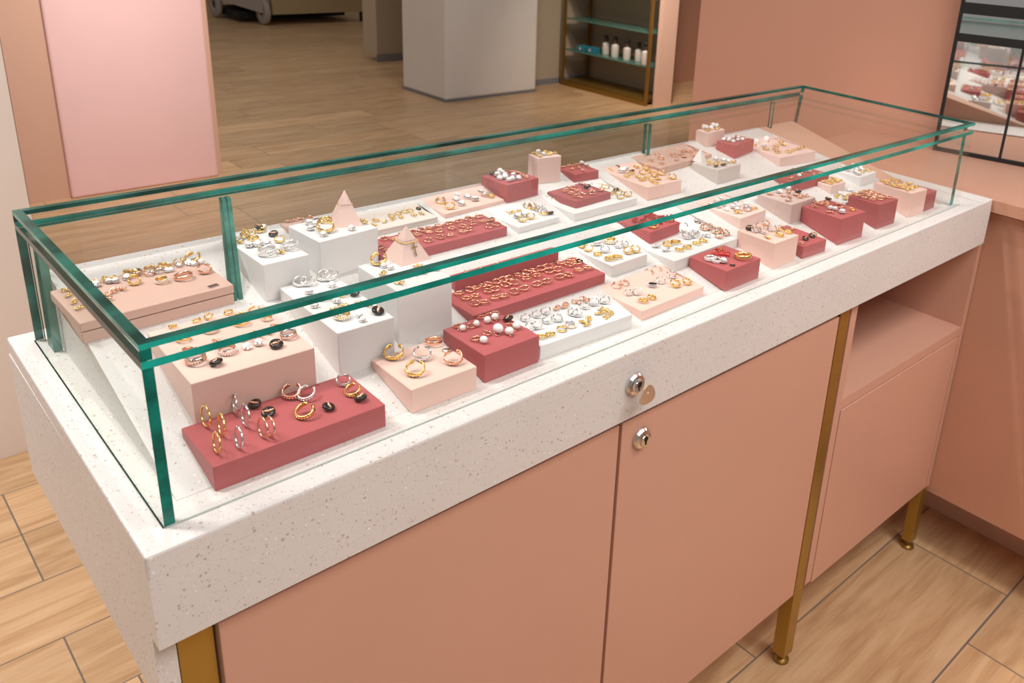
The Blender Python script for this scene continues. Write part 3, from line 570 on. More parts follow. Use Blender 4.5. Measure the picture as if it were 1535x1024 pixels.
 ('R','r',0.5039,0.3406,0.0740,0.0126,'fifth rose gold middle-row plain ring from left on the far rose ring slab','the far rose ring slab'),
 ('R','r',0.5194,0.3369,0.0740,0.0126,'sixth rose gold middle-row plain ring from left on the far rose ring slab','the far rose ring slab'),
 ('R','r',0.5398,0.3364,0.0740,0.0128,'seventh rose gold middle-row plain ring from left on the far rose ring slab','the far rose ring slab'),
 ('R','r',0.5575,0.3347,0.0740,0.0129,'eighth rose gold middle-row plain ring from left on the far rose ring slab','the far rose ring slab'),
 ('R','r',0.5771,0.3351,0.0740,0.0130,'ninth rose gold middle-row plain ring from left on the far rose ring slab','the far rose ring slab'),
 ('R','r',0.5953,0.3334,0.0740,0.0131,'tenth rose gold middle-row plain ring from left on the far rose ring slab','the far rose ring slab'),
 ('R','r',0.6088,0.3327,0.0740,0.0132,'eleventh rose gold middle-row plain ring from left on the far rose ring slab','the far rose ring slab'),
 ('R','r',0.4168,0.3298,0.0740,0.0119,'first rose gold front-row plain ring from left on the far rose ring slab','the far rose ring slab'),
 ('R','r',0.4206,0.3140,0.0740,0.0118,'second rose gold front-row plain ring from left on the far rose ring slab','the far rose ring slab'),
 ('R','r',0.4848,0.3147,0.0740,0.0123,'third rose gold front-row plain ring from left on the far rose ring slab','the far rose ring slab'),
 ('R','r',0.5058,0.3159,0.0740,0.0124,'fourth rose gold front-row plain ring from left on the far rose ring slab','the far rose ring slab'),
 ('R','r',0.5226,0.3141,0.0740,0.0125,'fifth rose gold front-row plain ring from left on the far rose ring slab','the far rose ring slab'),
 ('R','r',0.5444,0.3153,0.0740,0.0127,'sixth rose gold front-row plain ring from left on the far rose ring slab','the far rose ring slab'),
 ('R','r',0.5571,0.3165,0.0740,0.0127,'seventh rose gold front-row plain ring from left on the far rose ring slab','the far rose ring slab'),
 ('R','r',0.5895,0.3118,0.0740,0.0129,'eighth rose gold front-row plain ring from left on the far rose ring slab','the far rose ring slab'),
 ('R','r',0.6045,0.3119,0.0740,0.0130,'ninth rose gold front-row plain ring from left on the far rose ring slab','the far rose ring slab'),
 ('K','k',0.6106,0.3333,0.0740,0.0092,'black ring on the far rose ring slab','the far rose ring slab'),
 ('B','g',0.6575,0.3642,0.0695,0.0138,'second gold charm from left on the small back white slab','the small back white slab'),
 ('B','g',0.6570,0.3529,0.0695,0.0137,'first gold charm from left on the small back white slab','the small back white slab'),
 ('B','g',0.6670,0.3537,0.0695,0.0138,'third gold charm from left on the small back white slab','the small back white slab'),
 ('B','g',0.6744,0.3495,0.0695,0.0138,'fourth gold charm from left on the small back white slab','the small back white slab'),
 ('C','g',0.6991,0.3555,0.0695,0.0151,'third gold open cuff ring from left on the small back white slab','the small back white slab'),
 ('C','g',0.7041,0.3493,0.0695,0.0151,'fourth gold open cuff ring from left on the small back white slab','the small back white slab'),
 ('C','g',0.6566,0.3149,0.0695,0.0144,'first gold open cuff ring from left on the small back white slab','the small back white slab'),
 ('C','g',0.6741,0.3173,0.0695,0.0135,'second gold open cuff ring from left on the small back white slab','the small back white slab'),
 ('T','s',0.6593,0.3322,0.0695,0.0136,'left one of two silver crystal studs on the small back white slab','the small back white slab'),
 ('T','s',0.6731,0.3320,0.0695,0.0137,'right one of two silver crystal studs on the small back white slab','the small back white slab'),
 ('C','s',0.7093,0.3396,0.0695,0.0140,'right one of two silver open cuff rings on the small back white slab','the small back white slab'),
 ('C','s',0.7073,0.3275,0.0695,0.0138,'left one of two silver open cuff rings on the small back white slab','the small back white slab'),
 ('R','g',0.7036,0.3197,0.0695,0.0138,'gold plain ring on the small back white slab','the small back white slab'),
 ('K','k',0.7130,0.3152,0.0695,0.0106,'black ring on the small back white slab','the small back white slab'),
 ('K','k',0.6875,0.4345,0.1090,0.0088,'black ring on the back rose crystal block','the back rose crystal block'),
 ('B','g',0.7146,0.4382,0.1090,0.0100,'gold charm on the back rose crystal block','the back rose crystal block'),
 ('T','w',0.6888,0.4213,0.1090,0.0142,'third clear crystal stud from left on the back rose crystal block','the back rose crystal block'),
 ('T','w',0.7010,0.4264,0.1090,0.0132,'seventh clear crystal stud from left on the back rose crystal block','the back rose crystal block'),
 ('T','w',0.6916,0.4052,0.1090,0.0130,'fourth clear crystal stud from left on the back rose crystal block','the back rose crystal block'),
 ('T','w',0.6877,0.3894,0.1090,0.0118,'second clear crystal stud from left on the back rose crystal block','the back rose crystal block'),
 ('T','w',0.7044,0.4361,0.1090,0.0133,'eighth clear crystal stud from left on the back rose crystal block','the back rose crystal block'),
 ('B','r',0.7217,0.4266,0.1090,0.0122,'first rose gold charm from left on the back rose crystal block','the back rose crystal block'),
 ('B','r',0.7256,0.4157,0.1090,0.0133,'fourth rose gold charm from left on the back rose crystal block','the back rose crystal block'),
 ('B','r',0.7247,0.3995,0.1090,0.0121,'third rose gold charm from left on the back rose crystal block','the back rose crystal block'),
 ('B','r',0.7231,0.3881,0.1090,0.0120,'second rose gold charm from left on the back rose crystal block','the back rose crystal block'),
 ('B','g',0.7756,0.4361,0.1311,0.0114,'third gold charm from left on the tall blush cube','the tall blush cube'),
 ('B','g',0.7985,0.4330,0.1311,0.0103,'fifth gold charm from left on the tall blush cube','the tall blush cube'),
 ('B','g',0.7931,0.4163,0.1311,0.0113,'fourth gold charm from left on the tall blush cube','the tall blush cube'),
 ('B','g',0.8068,0.4169,0.1311,0.0114,'seventh gold charm from left on the tall blush cube','the tall blush cube'),
 ('T','w',0.7842,0.4329,0.1311,0.0125,'right one of two clear crystal studs on the tall blush cube','the tall blush cube'),
 ('T','w',0.7837,0.4194,0.1311,0.0102,'left one of two clear crystal studs on the tall blush cube','the tall blush cube'),
 ('B','r',0.8582,0.4325,0.0970,0.0107,'fourth rose gold charm from left on the rose slab behind the cube','the rose slab behind the cube'),
 ('B','r',0.8476,0.4142,0.0970,0.0105,'second rose gold charm from left on the rose slab behind the cube','the rose slab behind the cube'),
 ('B','r',0.8833,0.4316,0.0970,0.0108,'eighth rose gold charm from left on the rose slab behind the cube','the rose slab behind the cube'),
 ('B','r',0.8803,0.4088,0.0970,0.0106,'seventh rose gold charm from left on the rose slab behind the cube','the rose slab behind the cube'),
 ('T','w',0.8851,0.4314,0.0970,0.0108,'right one of two clear crystal studs on the rose slab behind the cube','the rose slab behind the cube'),
 ('T','w',0.8847,0.4174,0.0970,0.0096,'left one of two clear crystal studs on the rose slab behind the cube','the rose slab behind the cube'),
 ('R','g',0.7564,0.3781,0.0712,0.0170,'first gold plain ring from left on the wide back white slab','the wide back white slab'),
 ('R','g',0.7753,0.3782,0.0712,0.0172,'second gold plain ring from left on the wide back white slab','the wide back white slab'),
 ('R','g',0.8777,0.3781,0.0712,0.0179,'fourth gold plain ring from left on the wide back white slab','the wide back white slab'),
 ('R','g',0.8775,0.3599,0.0712,0.0153,'third gold plain ring from left on the wide back white slab','the wide back white slab'),
 ('B','g',0.7597,0.3581,0.0712,0.0134,'first gold charm from left on the wide back white slab','the wide back white slab'),
 ('C','s',0.8100,0.3789,0.0712,0.0163,'first silver open cuff ring from left on the wide back white slab','the wide back white slab'),
 ('C','s',0.8310,0.3790,0.0712,0.0164,'second silver open cuff ring from left on the wide back white slab','the wide back white slab'),
 ('C','s',0.8559,0.3797,0.0712,0.0142,'third silver open cuff ring from left on the wide back white slab','the wide back white slab'),
 ('K','k',0.8842,0.3403,0.0712,0.0105,'black ring on the wide back white slab','the wide back white slab'),
 ('C','g',0.8727,0.3237,0.0712,0.0138,'second gold open cuff ring from left on the wide back white slab','the wide back white slab'),
 ('C','g',0.8804,0.3077,0.0712,0.0137,'third gold open cuff ring from left on the wide back white slab','the wide back white slab'),
 ('C','g',0.8604,0.3049,0.0712,0.0124,'first gold open cuff ring from left on the wide back white slab','the wide back white slab'),
 ('R','r',0.7834,0.3587,0.0832,0.0123,'third rose gold plain ring from left on the dark rose block on white','the dark rose block on white'),
 ('R','r',0.7812,0.3429,0.0832,0.0122,'second rose gold plain ring from left on the dark rose block on white','the dark rose block on white'),
 ('R','r',0.7779,0.3261,0.0832,0.0120,'first rose gold plain ring from left on the dark rose block on white','the dark rose block on white'),
 ('R','r',0.8037,0.3628,0.0832,0.0124,'fourth rose gold plain ring from left on the dark rose block on white','the dark rose block on white'),
 ('R','r',0.8107,0.3232,0.0832,0.0133,'fifth rose gold plain ring from left on the dark rose block on white','the dark rose block on white'),
 ('B','r',0.7798,0.3185,0.0832,0.0098,'first rose gold charm from left on the dark rose block on white','the dark rose block on white'),
 ('B','r',0.8005,0.3694,0.0832,0.0102,'fourth rose gold charm from left on the dark rose block on white','the dark rose block on white'),
 ('B','r',0.8003,0.3475,0.0832,0.0123,'third rose gold charm from left on the dark rose block on white','the dark rose block on white'),
 ('K','k',0.8262,0.3523,0.0832,0.0125,'black ring on the dark rose block on white','the dark rose block on white'),
 ('K','k',0.9574,0.4115,0.0832,0.0099,'left one of two black rings on the broad peach block by right fin','the broad peach block by right fin'),
 ('K','k',0.9621,0.3786,0.0832,0.0098,'right one of two black rings on the broad peach block by right fin','the broad peach block by right fin'),
 ('T','w',0.9460,0.3863,0.0832,0.0170,'left one of two clear crystal studs on the broad peach block by right fin','the broad peach block by right fin'),
 ('T','w',0.9622,0.3940,0.0832,0.0123,'right one of two clear crystal studs on the broad peach block by right fin','the broad peach block by right fin'),
 ('B','g',0.9347,0.4054,0.0832,0.0122,'second gold charm from left on the broad peach block by right fin','the broad peach block by right fin'),
 ('B','g',0.9495,0.3685,0.0832,0.0145,'fifth gold charm from left on the broad peach block by right fin','the broad peach block by right fin'),
 ('B','g',0.9891,0.3936,0.0832,0.0137,'ninth gold charm from left on the broad peach block by right fin','the broad peach block by right fin'),
 ('B','g',0.9378,0.3289,0.0832,0.0130,'third gold charm from left on the broad peach block by right fin','the broad peach block by right fin'),
 ('C','g',0.9968,0.3770,0.0832,0.0149,'fifth gold open cuff ring from left on the broad peach block by right fin','the broad peach block by right fin'),
 ('C','g',0.9689,0.3580,0.0832,0.0133,'first gold open cuff ring from left on the broad peach block by right fin','the broad peach block by right fin'),
 ('C','g',0.9760,0.3373,0.0832,0.0145,'second gold open cuff ring from left on the broad peach block by right fin','the broad peach block by right fin'),
 ('C','g',0.9953,0.3370,0.0832,0.0146,'fourth gold open cuff ring from left on the broad peach block by right fin','the broad peach block by right fin'),
 ('C','g',0.9936,0.3083,0.0832,0.0144,'third gold open cuff ring from left on the broad peach block by right fin','the broad peach block by right fin'),
 ('R','g',0.9554,0.3341,0.0832,0.0119,'right one of two gold plain rings on the broad peach block by right fin','the broad peach block by right fin'),
 ('R','g',0.9448,0.3042,0.0832,0.0105,'left one of two gold plain rings on the broad peach block by right fin','the broad peach block by right fin'),
 ('B','r',1.1101,0.4255,0.0874,0.0118,'first rose gold back-row charm from left on the long pale pink back slab','the long pale pink back slab'),
 ('B','r',1.1425,0.4311,0.0874,0.0120,'second rose gold back-row charm from left on the long pale pink back slab','the long pale pink back slab'),
 ('B','r',1.1689,0.4360,0.0874,0.0122,'third rose gold back-row charm from left on the long pale pink back slab','the long pale pink back slab'),
 ('B','r',1.1710,0.4310,0.0874,0.0122,'fourth rose gold back-row charm from left on the long pale pink back slab','the long pale pink back slab'),
 ('R','r',1.0433,0.4282,0.0874,0.0115,'first rose gold front-row plain ring from left on the long pale pink back slab','the long pale pink back slab'),
 ('R','r',1.0614,0.4294,0.0874,0.0116,'second rose gold front-row plain ring from left on the long pale pink back slab','the long pale pink back slab'),
 ('R','r',1.0751,0.4220,0.0874,0.0116,'fourth rose gold front-row plain ring from left on the long pale pink back slab','the long pale pink back slab'),
 ('R','r',1.0619,0.3988,0.0874,0.0127,'third rose gold front-row plain ring from left on the long pale pink back slab','the long pale pink back slab'),
 ('R','r',1.0988,0.4004,0.0874,0.0129,'fifth rose gold front-row plain ring from left on the long pale pink back slab','the long pale pink back slab'),
 ('R','r',1.1196,0.3979,0.0874,0.0117,'sixth rose gold front-row plain ring from left on the long pale pink back slab','the long pale pink back slab'),
 ('R','r',1.1477,0.4007,0.0874,0.0118,'eighth rose gold front-row plain ring from left on the long pale pink back slab','the long pale pink back slab'),
 ('R','r',1.1423,0.4128,0.0874,0.0119,'seventh rose gold front-row plain ring from left on the long pale pink back slab','the long pale pink back slab'),
 ('R','r',1.1708,0.4021,0.0874,0.0120,'ninth rose gold front-row plain ring from left on the long pale pink back slab','the long pale pink back slab'),
 ('P','g',1.2310,0.4377,0.1174,0.0110,'first gold pearl earring from left on the small far blush cube','the small far blush cube'),
 ('P','g',1.2319,0.4325,0.1174,0.0110,'second gold pearl earring from left on the small far blush cube','the small far blush cube'),
 ('P','g',1.2606,0.4381,0.1174,0.0112,'fourth gold pearl earring from left on the small far blush cube','the small far blush cube'),
 ('P','g',1.2373,0.4241,0.1174,0.0109,'third gold pearl earring from left on the small far blush cube','the small far blush cube'),
 ('P','g',1.2627,0.4306,0.1174,0.0111,'fifth gold pearl earring from left on the small far blush cube','the small far blush cube'),
 ('B','g',1.2618,0.4239,0.1174,0.0124,'fifth gold charm from left on the small far blush cube','the small far blush cube'),
 ('B','g',1.2299,0.4263,0.1174,0.0109,'second gold charm from left on the small far blush cube','the small far blush cube'),
 ('T','w',1.2391,0.3898,0.1019,0.0109,'first clear crystal stud from left on the far back rose block','the far back rose block'),
 ('T','w',1.2433,0.3805,0.1019,0.0109,'second clear crystal stud from left on the far back rose block','the far back rose block'),
 ('T','w',1.2444,0.3703,0.1019,0.0108,'third clear crystal stud from left on the far back rose block','the far back rose block'),
 ('T','w',1.2626,0.3710,0.1019,0.0109,'fifth clear crystal stud from left on the far back rose block','the far back rose block'),
 ('T','w',1.2746,0.3699,0.1019,0.0109,'seventh clear crystal stud from left on the far back rose block','the far back rose block'),
 ('B','r',1.2891,0.3950,0.1019,0.0111,'first rose gold charm from left on the far back rose block','the far back rose block'),
 ('B','r',1.2894,0.3874,0.1019,0.0111,'second rose gold charm from left on the far back rose block','the far back rose block'),
 ('B','r',1.2921,0.3711,0.1019,0.0110,'third rose gold charm from left on the far back rose block','the far back rose block'),
 ('P','s',1.3986,0.3969,0.0785,0.0132,'third silver pearl earring from left on the large far blush block','the large far blush block'),
 ('P','s',1.3542,0.3910,0.0785,0.0142,'first silver pearl earring from left on the large far blush block','the large far blush block'),
 ('P','s',1.3873,0.3892,0.0785,0.0115,'second silver pearl earring from left on the large far blush block','the large far blush block'),
 ('T','w',1.3981,0.3957,0.0785,0.0160,'third clear crystal stud from left on the large far blush block','the large far blush block'),
 ('T','w',1.3645,0.4000,0.0785,0.0129,'second clear crystal stud from left on the large far blush block','the large far blush block'),
 ('T','w',1.3504,0.3677,0.0785,0.0126,'first clear crystal stud from left on the large far blush block','the large far blush block'),
 ('B','r',1.4187,0.3889,0.0785,0.0131,'third rose gold charm from left on the large far blush block','the large far blush block'),
 ('B','r',1.3489,0.3372,0.0785,0.0139,'first rose gold charm from left on the large far blush block','the large far blush block'),
 ('B','r',1.4003,0.3941,0.0785,0.0130,'second rose gold charm from left on the large far blush block','the large far blush block'),
 ('B','g',1.3550,0.3086,0.0785,0.0151,'fourth gold charm from left on the large far blush block','the large far blush block'),
 ('B','g',1.3764,0.3129,0.0785,0.0125,'sixth gold charm from left on the large far blush block','the large far blush block'),
 ('B','g',1.3968,0.3120,0.0785,0.0154,'seventh gold charm from left on the large far blush block','the large far blush block'),
 ('B','g',1.4200,0.3152,0.0785,0.0128,'tenth gold charm from left on the large far blush block','the large far blush block'),
 ('B','g',1.1165,0.3247,0.0859,0.0114,'first gold charm from left on the grey block with crystal pyramid','the grey block with crystal pyramid'),
 ('B','g',1.1689,0.3093,0.0859,0.0129,'sixth gold charm from left on the grey block with crystal pyramid','the grey block with crystal pyramid'),
 ('K','k',1.1162,0.3076,0.0859,0.0088,'left one of two black rings on the grey block with crystal pyramid','the grey block with crystal pyramid'),
 ('K','k',1.1358,0.3062,0.0859,0.0101,'right one of two black rings on the grey block with crystal pyramid','the grey block with crystal pyramid'),
 ('T','w',1.1561,0.3405,0.0859,0.0117,'first clear crystal stud from left on the grey block with crystal pyramid','the grey block with crystal pyramid'),
 ('T','w',1.1624,0.3260,0.0859,0.0116,'third clear crystal stud from left on the grey block with crystal pyramid','the grey block with crystal pyramid'),
 ('T','w',1.1617,0.3152,0.0859,0.0116,'second clear crystal stud from left on the grey block with crystal pyramid','the grey block with crystal pyramid'),
 ('T','w',1.0456,0.2425,0.0467,0.0132,'seventh clear crystal stud from left on the blush slab under the rim','the blush slab under the rim'),
 ('T','w',1.0407,0.2233,0.0467,0.0130,'fifth clear crystal stud from left on the blush slab under the rim','the blush slab under the rim'),
 ('T','w',1.0203,0.2372,0.0467,0.0118,'first clear crystal stud from left on the blush slab under the rim','the blush slab under the rim'),
 ('T','w',1.0621,0.2177,0.0467,0.0131,'tenth clear crystal stud from left on the blush slab under the rim','the blush slab under the rim'),
 ('T','w',1.0694,0.2355,0.0467,0.0121,'eleventh clear crystal stud from left on the blush slab under the rim','the blush slab under the rim'),
 ('B','g',1.0293,0.1832,0.0467,0.0151,'gold charm on the blush slab under the rim','the blush slab under the rim'),
 ('G','s',1.0552,0.1827,0.0467,0.0141,'silver gem-set ring on the blush slab under the rim','the blush slab under the rim'),
 ('R','g',1.0724,0.1796,0.0467,0.0106,'gold plain ring on the blush slab under the rim','the blush slab under the rim'),
 ('T','w',1.1939,0.2070,0.0572,0.0138,'second clear crystal stud from left on the dusty pink block','the dusty pink block'),
 ('T','w',1.1625,0.1931,0.0572,0.0123,'first clear crystal stud from left on the dusty pink block','the dusty pink block'),
 ('T','w',1.1944,0.2075,0.0572,0.0126,'third clear crystal stud from left on the dusty pink block','the dusty pink block'),
 ('T','w',1.1945,0.1934,0.0572,0.0125,'fourth clear crystal stud from left on the dusty pink block','the dusty pink block'),
 ('K','k',1.1947,0.1729,0.0572,0.0124,'black ring on the dusty pink block','the dusty pink block'),
 ('B','r',1.1382,0.1949,0.0572,0.0122,'second rose gold charm from left on the dusty pink block','the dusty pink block'),
 ('B','r',1.1572,0.1668,0.0572,0.0121,'fourth rose gold charm from left on the dusty pink block','the dusty pink block'),
 ('B','r',1.1493,0.1757,0.0572,0.0121,'third rose gold charm from left on the dusty pink block','the dusty pink block'),
 ('K','k',1.2270,0.1277,0.0490,0.0124,'black ring on the big rose front block','the big rose front block'),
 ('B','r',1.1891,0.1296,0.0490,0.0134,'third rose gold charm from left on the big rose front block','the big rose front block'),
 ('B','r',1.1933,0.1197,0.0490,0.0146,'fourth rose gold charm from left on the big rose front block','the big rose front block'),
 ('B','r',1.1936,0.1075,0.0490,0.0133,'fifth rose gold charm from left on the big rose front block','the big rose front block'),
 ('T','w',1.1850,0.0874,0.0490,0.0119,'third clear crystal stud from left on the big rose front block','the big rose front block'),
 ('T','w',1.1808,0.0704,0.0490,0.0141,'first clear crystal stud from left on the big rose front block','the big rose front block'),
 ('T','w',1.1819,0.0950,0.0490,0.0119,'second clear crystal stud from left on the big rose front block','the big rose front block'),
 ('R','g',1.2126,0.0689,0.0490,0.0119,'gold plain ring on the big rose front block','the big rose front block'),
 ('R','r',1.3255,0.1170,0.0488,0.0115,'first rose gold back-row plain ring from left on the dark rose right block','the dark rose right block'),
 ('R','r',1.3372,0.1151,0.0488,0.0115,'third rose gold back-row plain ring from left on the dark rose right block','the dark rose right block'),
 ('R','r',1.3355,0.1013,0.0488,0.0114,'second rose gold back-row plain ring from left on the dark rose right block','the dark rose right block'),
 ('R','r',1.3126,0.1093,0.0488,0.0114,'first rose gold front-row plain ring from left on the dark rose right block','the dark rose right block'),
 ('R','r',1.3141,0.0960,0.0488,0.0113,'second rose gold front-row plain ring from left on the dark rose right block','the dark rose right block'),
 ('R','r',1.3215,0.0863,0.0488,0.0113,'fourth rose gold front-row plain ring from left on the dark rose right block','the dark rose right block'),
 ('R','r',1.3169,0.0726,0.0488,0.0125,'third rose gold front-row plain ring from left on the dark rose right block','the dark rose right block'),
 ('R','r',1.3387,0.0675,0.0488,0.0113,'fifth rose gold front-row plain ring from left on the dark rose right block','the dark rose right block'),
 ('B','g',1.4297,0.1309,0.0499,0.0120,'sixth gold charm from left on the right end peach block','the right end peach block'),
 ('B','g',1.4361,0.1206,0.0499,0.0120,'tenth gold charm from left on the right end peach block','the right end peach block'),
 ('B','g',1.4311,0.1029,0.0499,0.0119,'eighth gold charm from left on the right end peach block','the right end peach block'),
 ('B','g',1.4443,0.0928,0.0499,0.0119,'twelfth gold charm from left on the right end peach block','the right end peach block'),
 ('B','g',1.4299,0.0697,0.0499,0.0130,'seventh gold charm from left on the right end peach block','the right end peach block'),
 ('B','g',1.4502,0.0696,0.0499,0.0132,'fourteenth gold charm from left on the right end peach block','the right end peach block'),
 ('B','r',1.4170,0.1138,0.0499,0.0119,'second rose gold charm from left on the right end peach block','the right end peach block'),
 ('B','r',1.4140,0.0922,0.0499,0.0117,'first rose gold charm from left on the right end peach block','the right end peach block'),
 ('B','r',1.4608,0.1087,0.0499,0.0121,'third rose gold charm from left on the right end peach block','the right end peach block'),
 ('T','w',1.4474,0.2323,0.0490,0.0140,'fifth clear crystal stud from left on the right back white block','the right back white block'),
 ('T','w',1.4657,0.2234,0.0490,0.0126,'seventh clear crystal stud from left on the right back white block','the right back white block'),
 ('T','w',1.4540,0.2047,0.0490,0.0125,'sixth clear crystal stud from left on the right back white block','the right back white block'),
 ('T','w',1.4401,0.2137,0.0490,0.0124,'third clear crystal stud from left on the right back white block','the right back white block'),
 ('R','g',1.4547,0.1927,0.0490,0.0124,'left one of two gold plain rings on the right back white block','the right back white block'),
 ('R','g',1.4767,0.1901,0.0490,0.0125,'right one of two gold plain rings on the right back white block','the right back white block'),
 ('B','g',1.3366,0.2054,0.0469,0.0106,'fifth gold charm from left on the small pink dish block','the small pink dish block'),
 ('B','g',1.3527,0.2011,0.0469,0.0107,'eighth gold charm from left on the small pink dish block','the small pink dish block'),
 ('B','g',1.3595,0.1908,0.0469,0.0106,'ninth gold charm from left on the small pink dish block','the small pink dish block'),
 ('B','g',1.3688,0.1895,0.0469,0.0107,'twelfth gold charm from left on the small pink dish block','the small pink dish block'),
 ('B','g',1.3355,0.1884,0.0469,0.0105,'fourth gold charm from left on the small pink dish block','the small pink dish block'),
 ('B','g',1.3301,0.1957,0.0469,0.0106,'third gold charm from left on the small pink dish block','the small pink dish block'),
 ('T','w',1.3408,0.1691,0.0290,0.0105,'first clear crystal stud from left on the low white right slab','the low white right slab'),
 ('T','w',1.3723,0.1690,0.0290,0.0106,'second clear crystal stud from left on the low white right slab','the low white right slab'),
 ('T','w',1.3773,0.1661,0.0290,0.0107,'third clear crystal stud from left on the low white right slab','the low white right slab'),
 ('R','g',1.3304,0.1527,0.0290,0.0104,'left one of two gold plain rings on the low white right slab','the low white right slab'),
 ('R','g',1.3667,0.1538,0.0290,0.0106,'right one of two gold plain rings on the low white right slab','the low white right slab'),
 ('B','r',1.3166,0.2667,0.0569,0.0121,'sixth rose gold charm from left on the rose slab beneath the rim','the rose slab beneath the rim'),
 ('B','r',1.3427,0.2572,0.0569,0.0122,'tenth rose gold charm from left on the rose slab beneath the rim','the rose slab beneath the rim'),
 ('B','r',1.3225,0.2231,0.0569,0.0119,'seventh rose gold charm from left on the rose slab beneath the rim','the rose slab beneath the rim'),
 ('B','r',1.3387,0.2185,0.0569,0.0120,'ninth rose gold charm from left on the rose slab beneath the rim','the rose slab beneath the rim'),
 ('T','w',1.2883,0.2337,0.0569,0.0118,'left one of two clear crystal studs on the rose slab beneath the rim','the rose slab beneath the rim'),
 ('T','w',1.3340,0.2416,0.0569,0.0121,'right one of two clear crystal studs on the rose slab beneath the rim','the rose slab beneath the rim'),
 ('K','k',0.9805,0.1213,0.0452,0.0132,'black ring on the peach front cube','the peach front cube'),
 ('C','s',0.9804,0.1098,0.0452,0.0131,'first silver open cuff ring from left on the peach front cube','the peach front cube'),
 ('C','s',0.9880,0.0967,0.0452,0.0142,'second silver open cuff ring from left on the peach front cube','the peach front cube'),
 ('C','s',1.0092,0.0969,0.0452,0.0144,'third silver open cuff ring from left on the peach front cube','the peach front cube'),
 ('C','r',1.0026,0.1172,0.0452,0.0133,'left one of two rose gold open cuff rings on the peach front cube','the peach front cube'),
 ('C','r',1.0241,0.1196,0.0452,0.0124,'right one of two rose gold open cuff rings on the peach front cube','the peach front cube'),
 ('R','g',0.9976,0.0733,0.0452,0.0141,'left one of two gold plain rings on the peach front cube','the peach front cube'),
 ('R','g',1.0224,0.0739,0.0452,0.0143,'right one of two gold plain rings on the peach front cube','the peach front cube'),
 ('B','r',1.0906,0.1308,0.0223,0.0117,'left one of two rose gold charms on the low rose front slab','the low rose front slab'),
 ('B','r',1.0974,0.1141,0.0223,0.0116,'right one of two rose gold charms on the low rose front slab','the low rose front slab'),
 ('K','k',1.0739,0.0710,0.0223,0.0113,'left one of two black rings on the low rose front slab','the low rose front slab'),
 ('K','k',1.0951,0.0717,0.0223,0.0114,'right one of two black rings on the low rose front slab','the low rose front slab'),
 ('R','r',1.0515,0.0640,0.0223,0.0089,'rose gold plain ring on the low rose front slab','the low rose front slab'),
 ('C','g',1.1056,0.0748,0.0223,0.0104,'gold open cuff ring on the low rose front slab','the low rose front slab'),
 ('H','red',0.8893,0.1102,0.0335,0.0138,'third red heart charm from left on the rose heart block','the rose heart block'),
 ('H','red',0.8823,0.0939,0.0335,0.0230,'second red heart charm from left on the rose heart block','the rose heart block'),
 ('H','red',0.8715,0.1032,0.0335,0.0126,'first red heart charm from left on the rose heart block','the rose heart block'),
 ('G','w',0.8442,0.0911,0.0335,0.0164,'left one of two clear gem-set rings on the rose heart block','the rose heart block'),
 ('G','w',0.8463,0.0816,0.0335,0.0143,'right one of two clear gem-set rings on the rose heart block','the rose heart block'),
 ('T','w',0.8522,0.0725,0.0335,0.0142,'clear crystal stud on the rose heart block','the rose heart block'),
 ('R','g',0.8921,0.0653,0.0335,0.0258,'gold plain ring on the rose heart block','the rose heart block'),
 ('H','k',0.8558,0.0567,0.0335,0.0091,'black heart charm on the rose heart block','the rose heart block'),
 ('B','red',0.8302,0.2643,0.0545,0.0110,'first red back-row charm from left on the rose block on white slab','the rose block on white slab'),
 ('B','red',0.8442,0.2627,0.0545,0.0110,'second red back-row charm from left on the rose block on white slab','the rose block on white slab'),
 ('B','red',0.8609,0.2634,0.0545,0.0111,'third red back-row charm from left on the rose block on white slab','the rose block on white slab'),
 ('B','red',0.8752,0.2617,0.0545,0.0112,'fourth red back-row charm from left on the rose block on white slab','the rose block on white slab'),
 ('B','red',0.8838,0.2595,0.0545,0.0112,'fifth red back-row charm from left on the rose block on white slab','the rose block on white slab'),
 ('B','red',0.8841,0.2545,0.0545,0.0113,'sixth red back-row charm from left on the rose block on white slab','the rose block on white slab'),
 ('B','red',0.8284,0.2381,0.0545,0.0108,'first red front-row charm from left on the rose block on white slab','the rose block on white slab'),
 ('B','red',0.8464,0.2373,0.0545,0.0109,'second red front-row charm from left on the rose block on white slab','the rose block on white slab'),
 ('B','red',0.8759,0.2288,0.0545,0.0110,'third red front-row charm from left on the rose block on white slab','the rose block on white slab'),
 ('B','red',0.8861,0.2281,0.0545,0.0111,'fourth red front-row charm from left on the rose block on white slab','the rose block on white slab'),
 ('R','g',0.8356,0.2063,0.0545,0.0171,'left one of two gold plain rings on the rose block on white slab','the rose block on white slab'),
 ('R','g',0.8790,0.2108,0.0545,0.0142,'right one of two gold plain rings on the rose block on white slab','the rose block on white slab'),
 ('C','red',0.8857,0.2132,0.0545,0.0143,'red open cuff ring on the rose block on white slab','the rose block on white slab'),
 ('R','g',0.8391,0.1741,0.0329,0.0159,'left one of two gold back-row plain rings on the large middle white slab','the large middle white slab'),
 ('R','g',0.8563,0.1726,0.0329,0.0160,'right one of two gold back-row plain rings on the large middle white slab','the large middle white slab'),
 ('C','s',0.8896,0.1777,0.0329,0.0163,'first silver open cuff ring from left on the large middle white slab','the large middle white slab'),
 ('C','s',0.9037,0.1754,0.0329,0.0175,'second silver open cuff ring from left on the large middle white slab','the large middle white slab'),
 ('C','s',0.9479,0.2187,0.0329,0.0148,'fourth silver open cuff ring from left on the large middle white slab','the large middle white slab'),
 ('C','s',0.9219,0.2134,0.0329,0.0146,'third silver open cuff ring from left on the large middle white slab','the large middle white slab'),
 ('K','k',0.9537,0.2091,0.0329,0.0115,'black ring on the large middle white slab','the large middle white slab'),
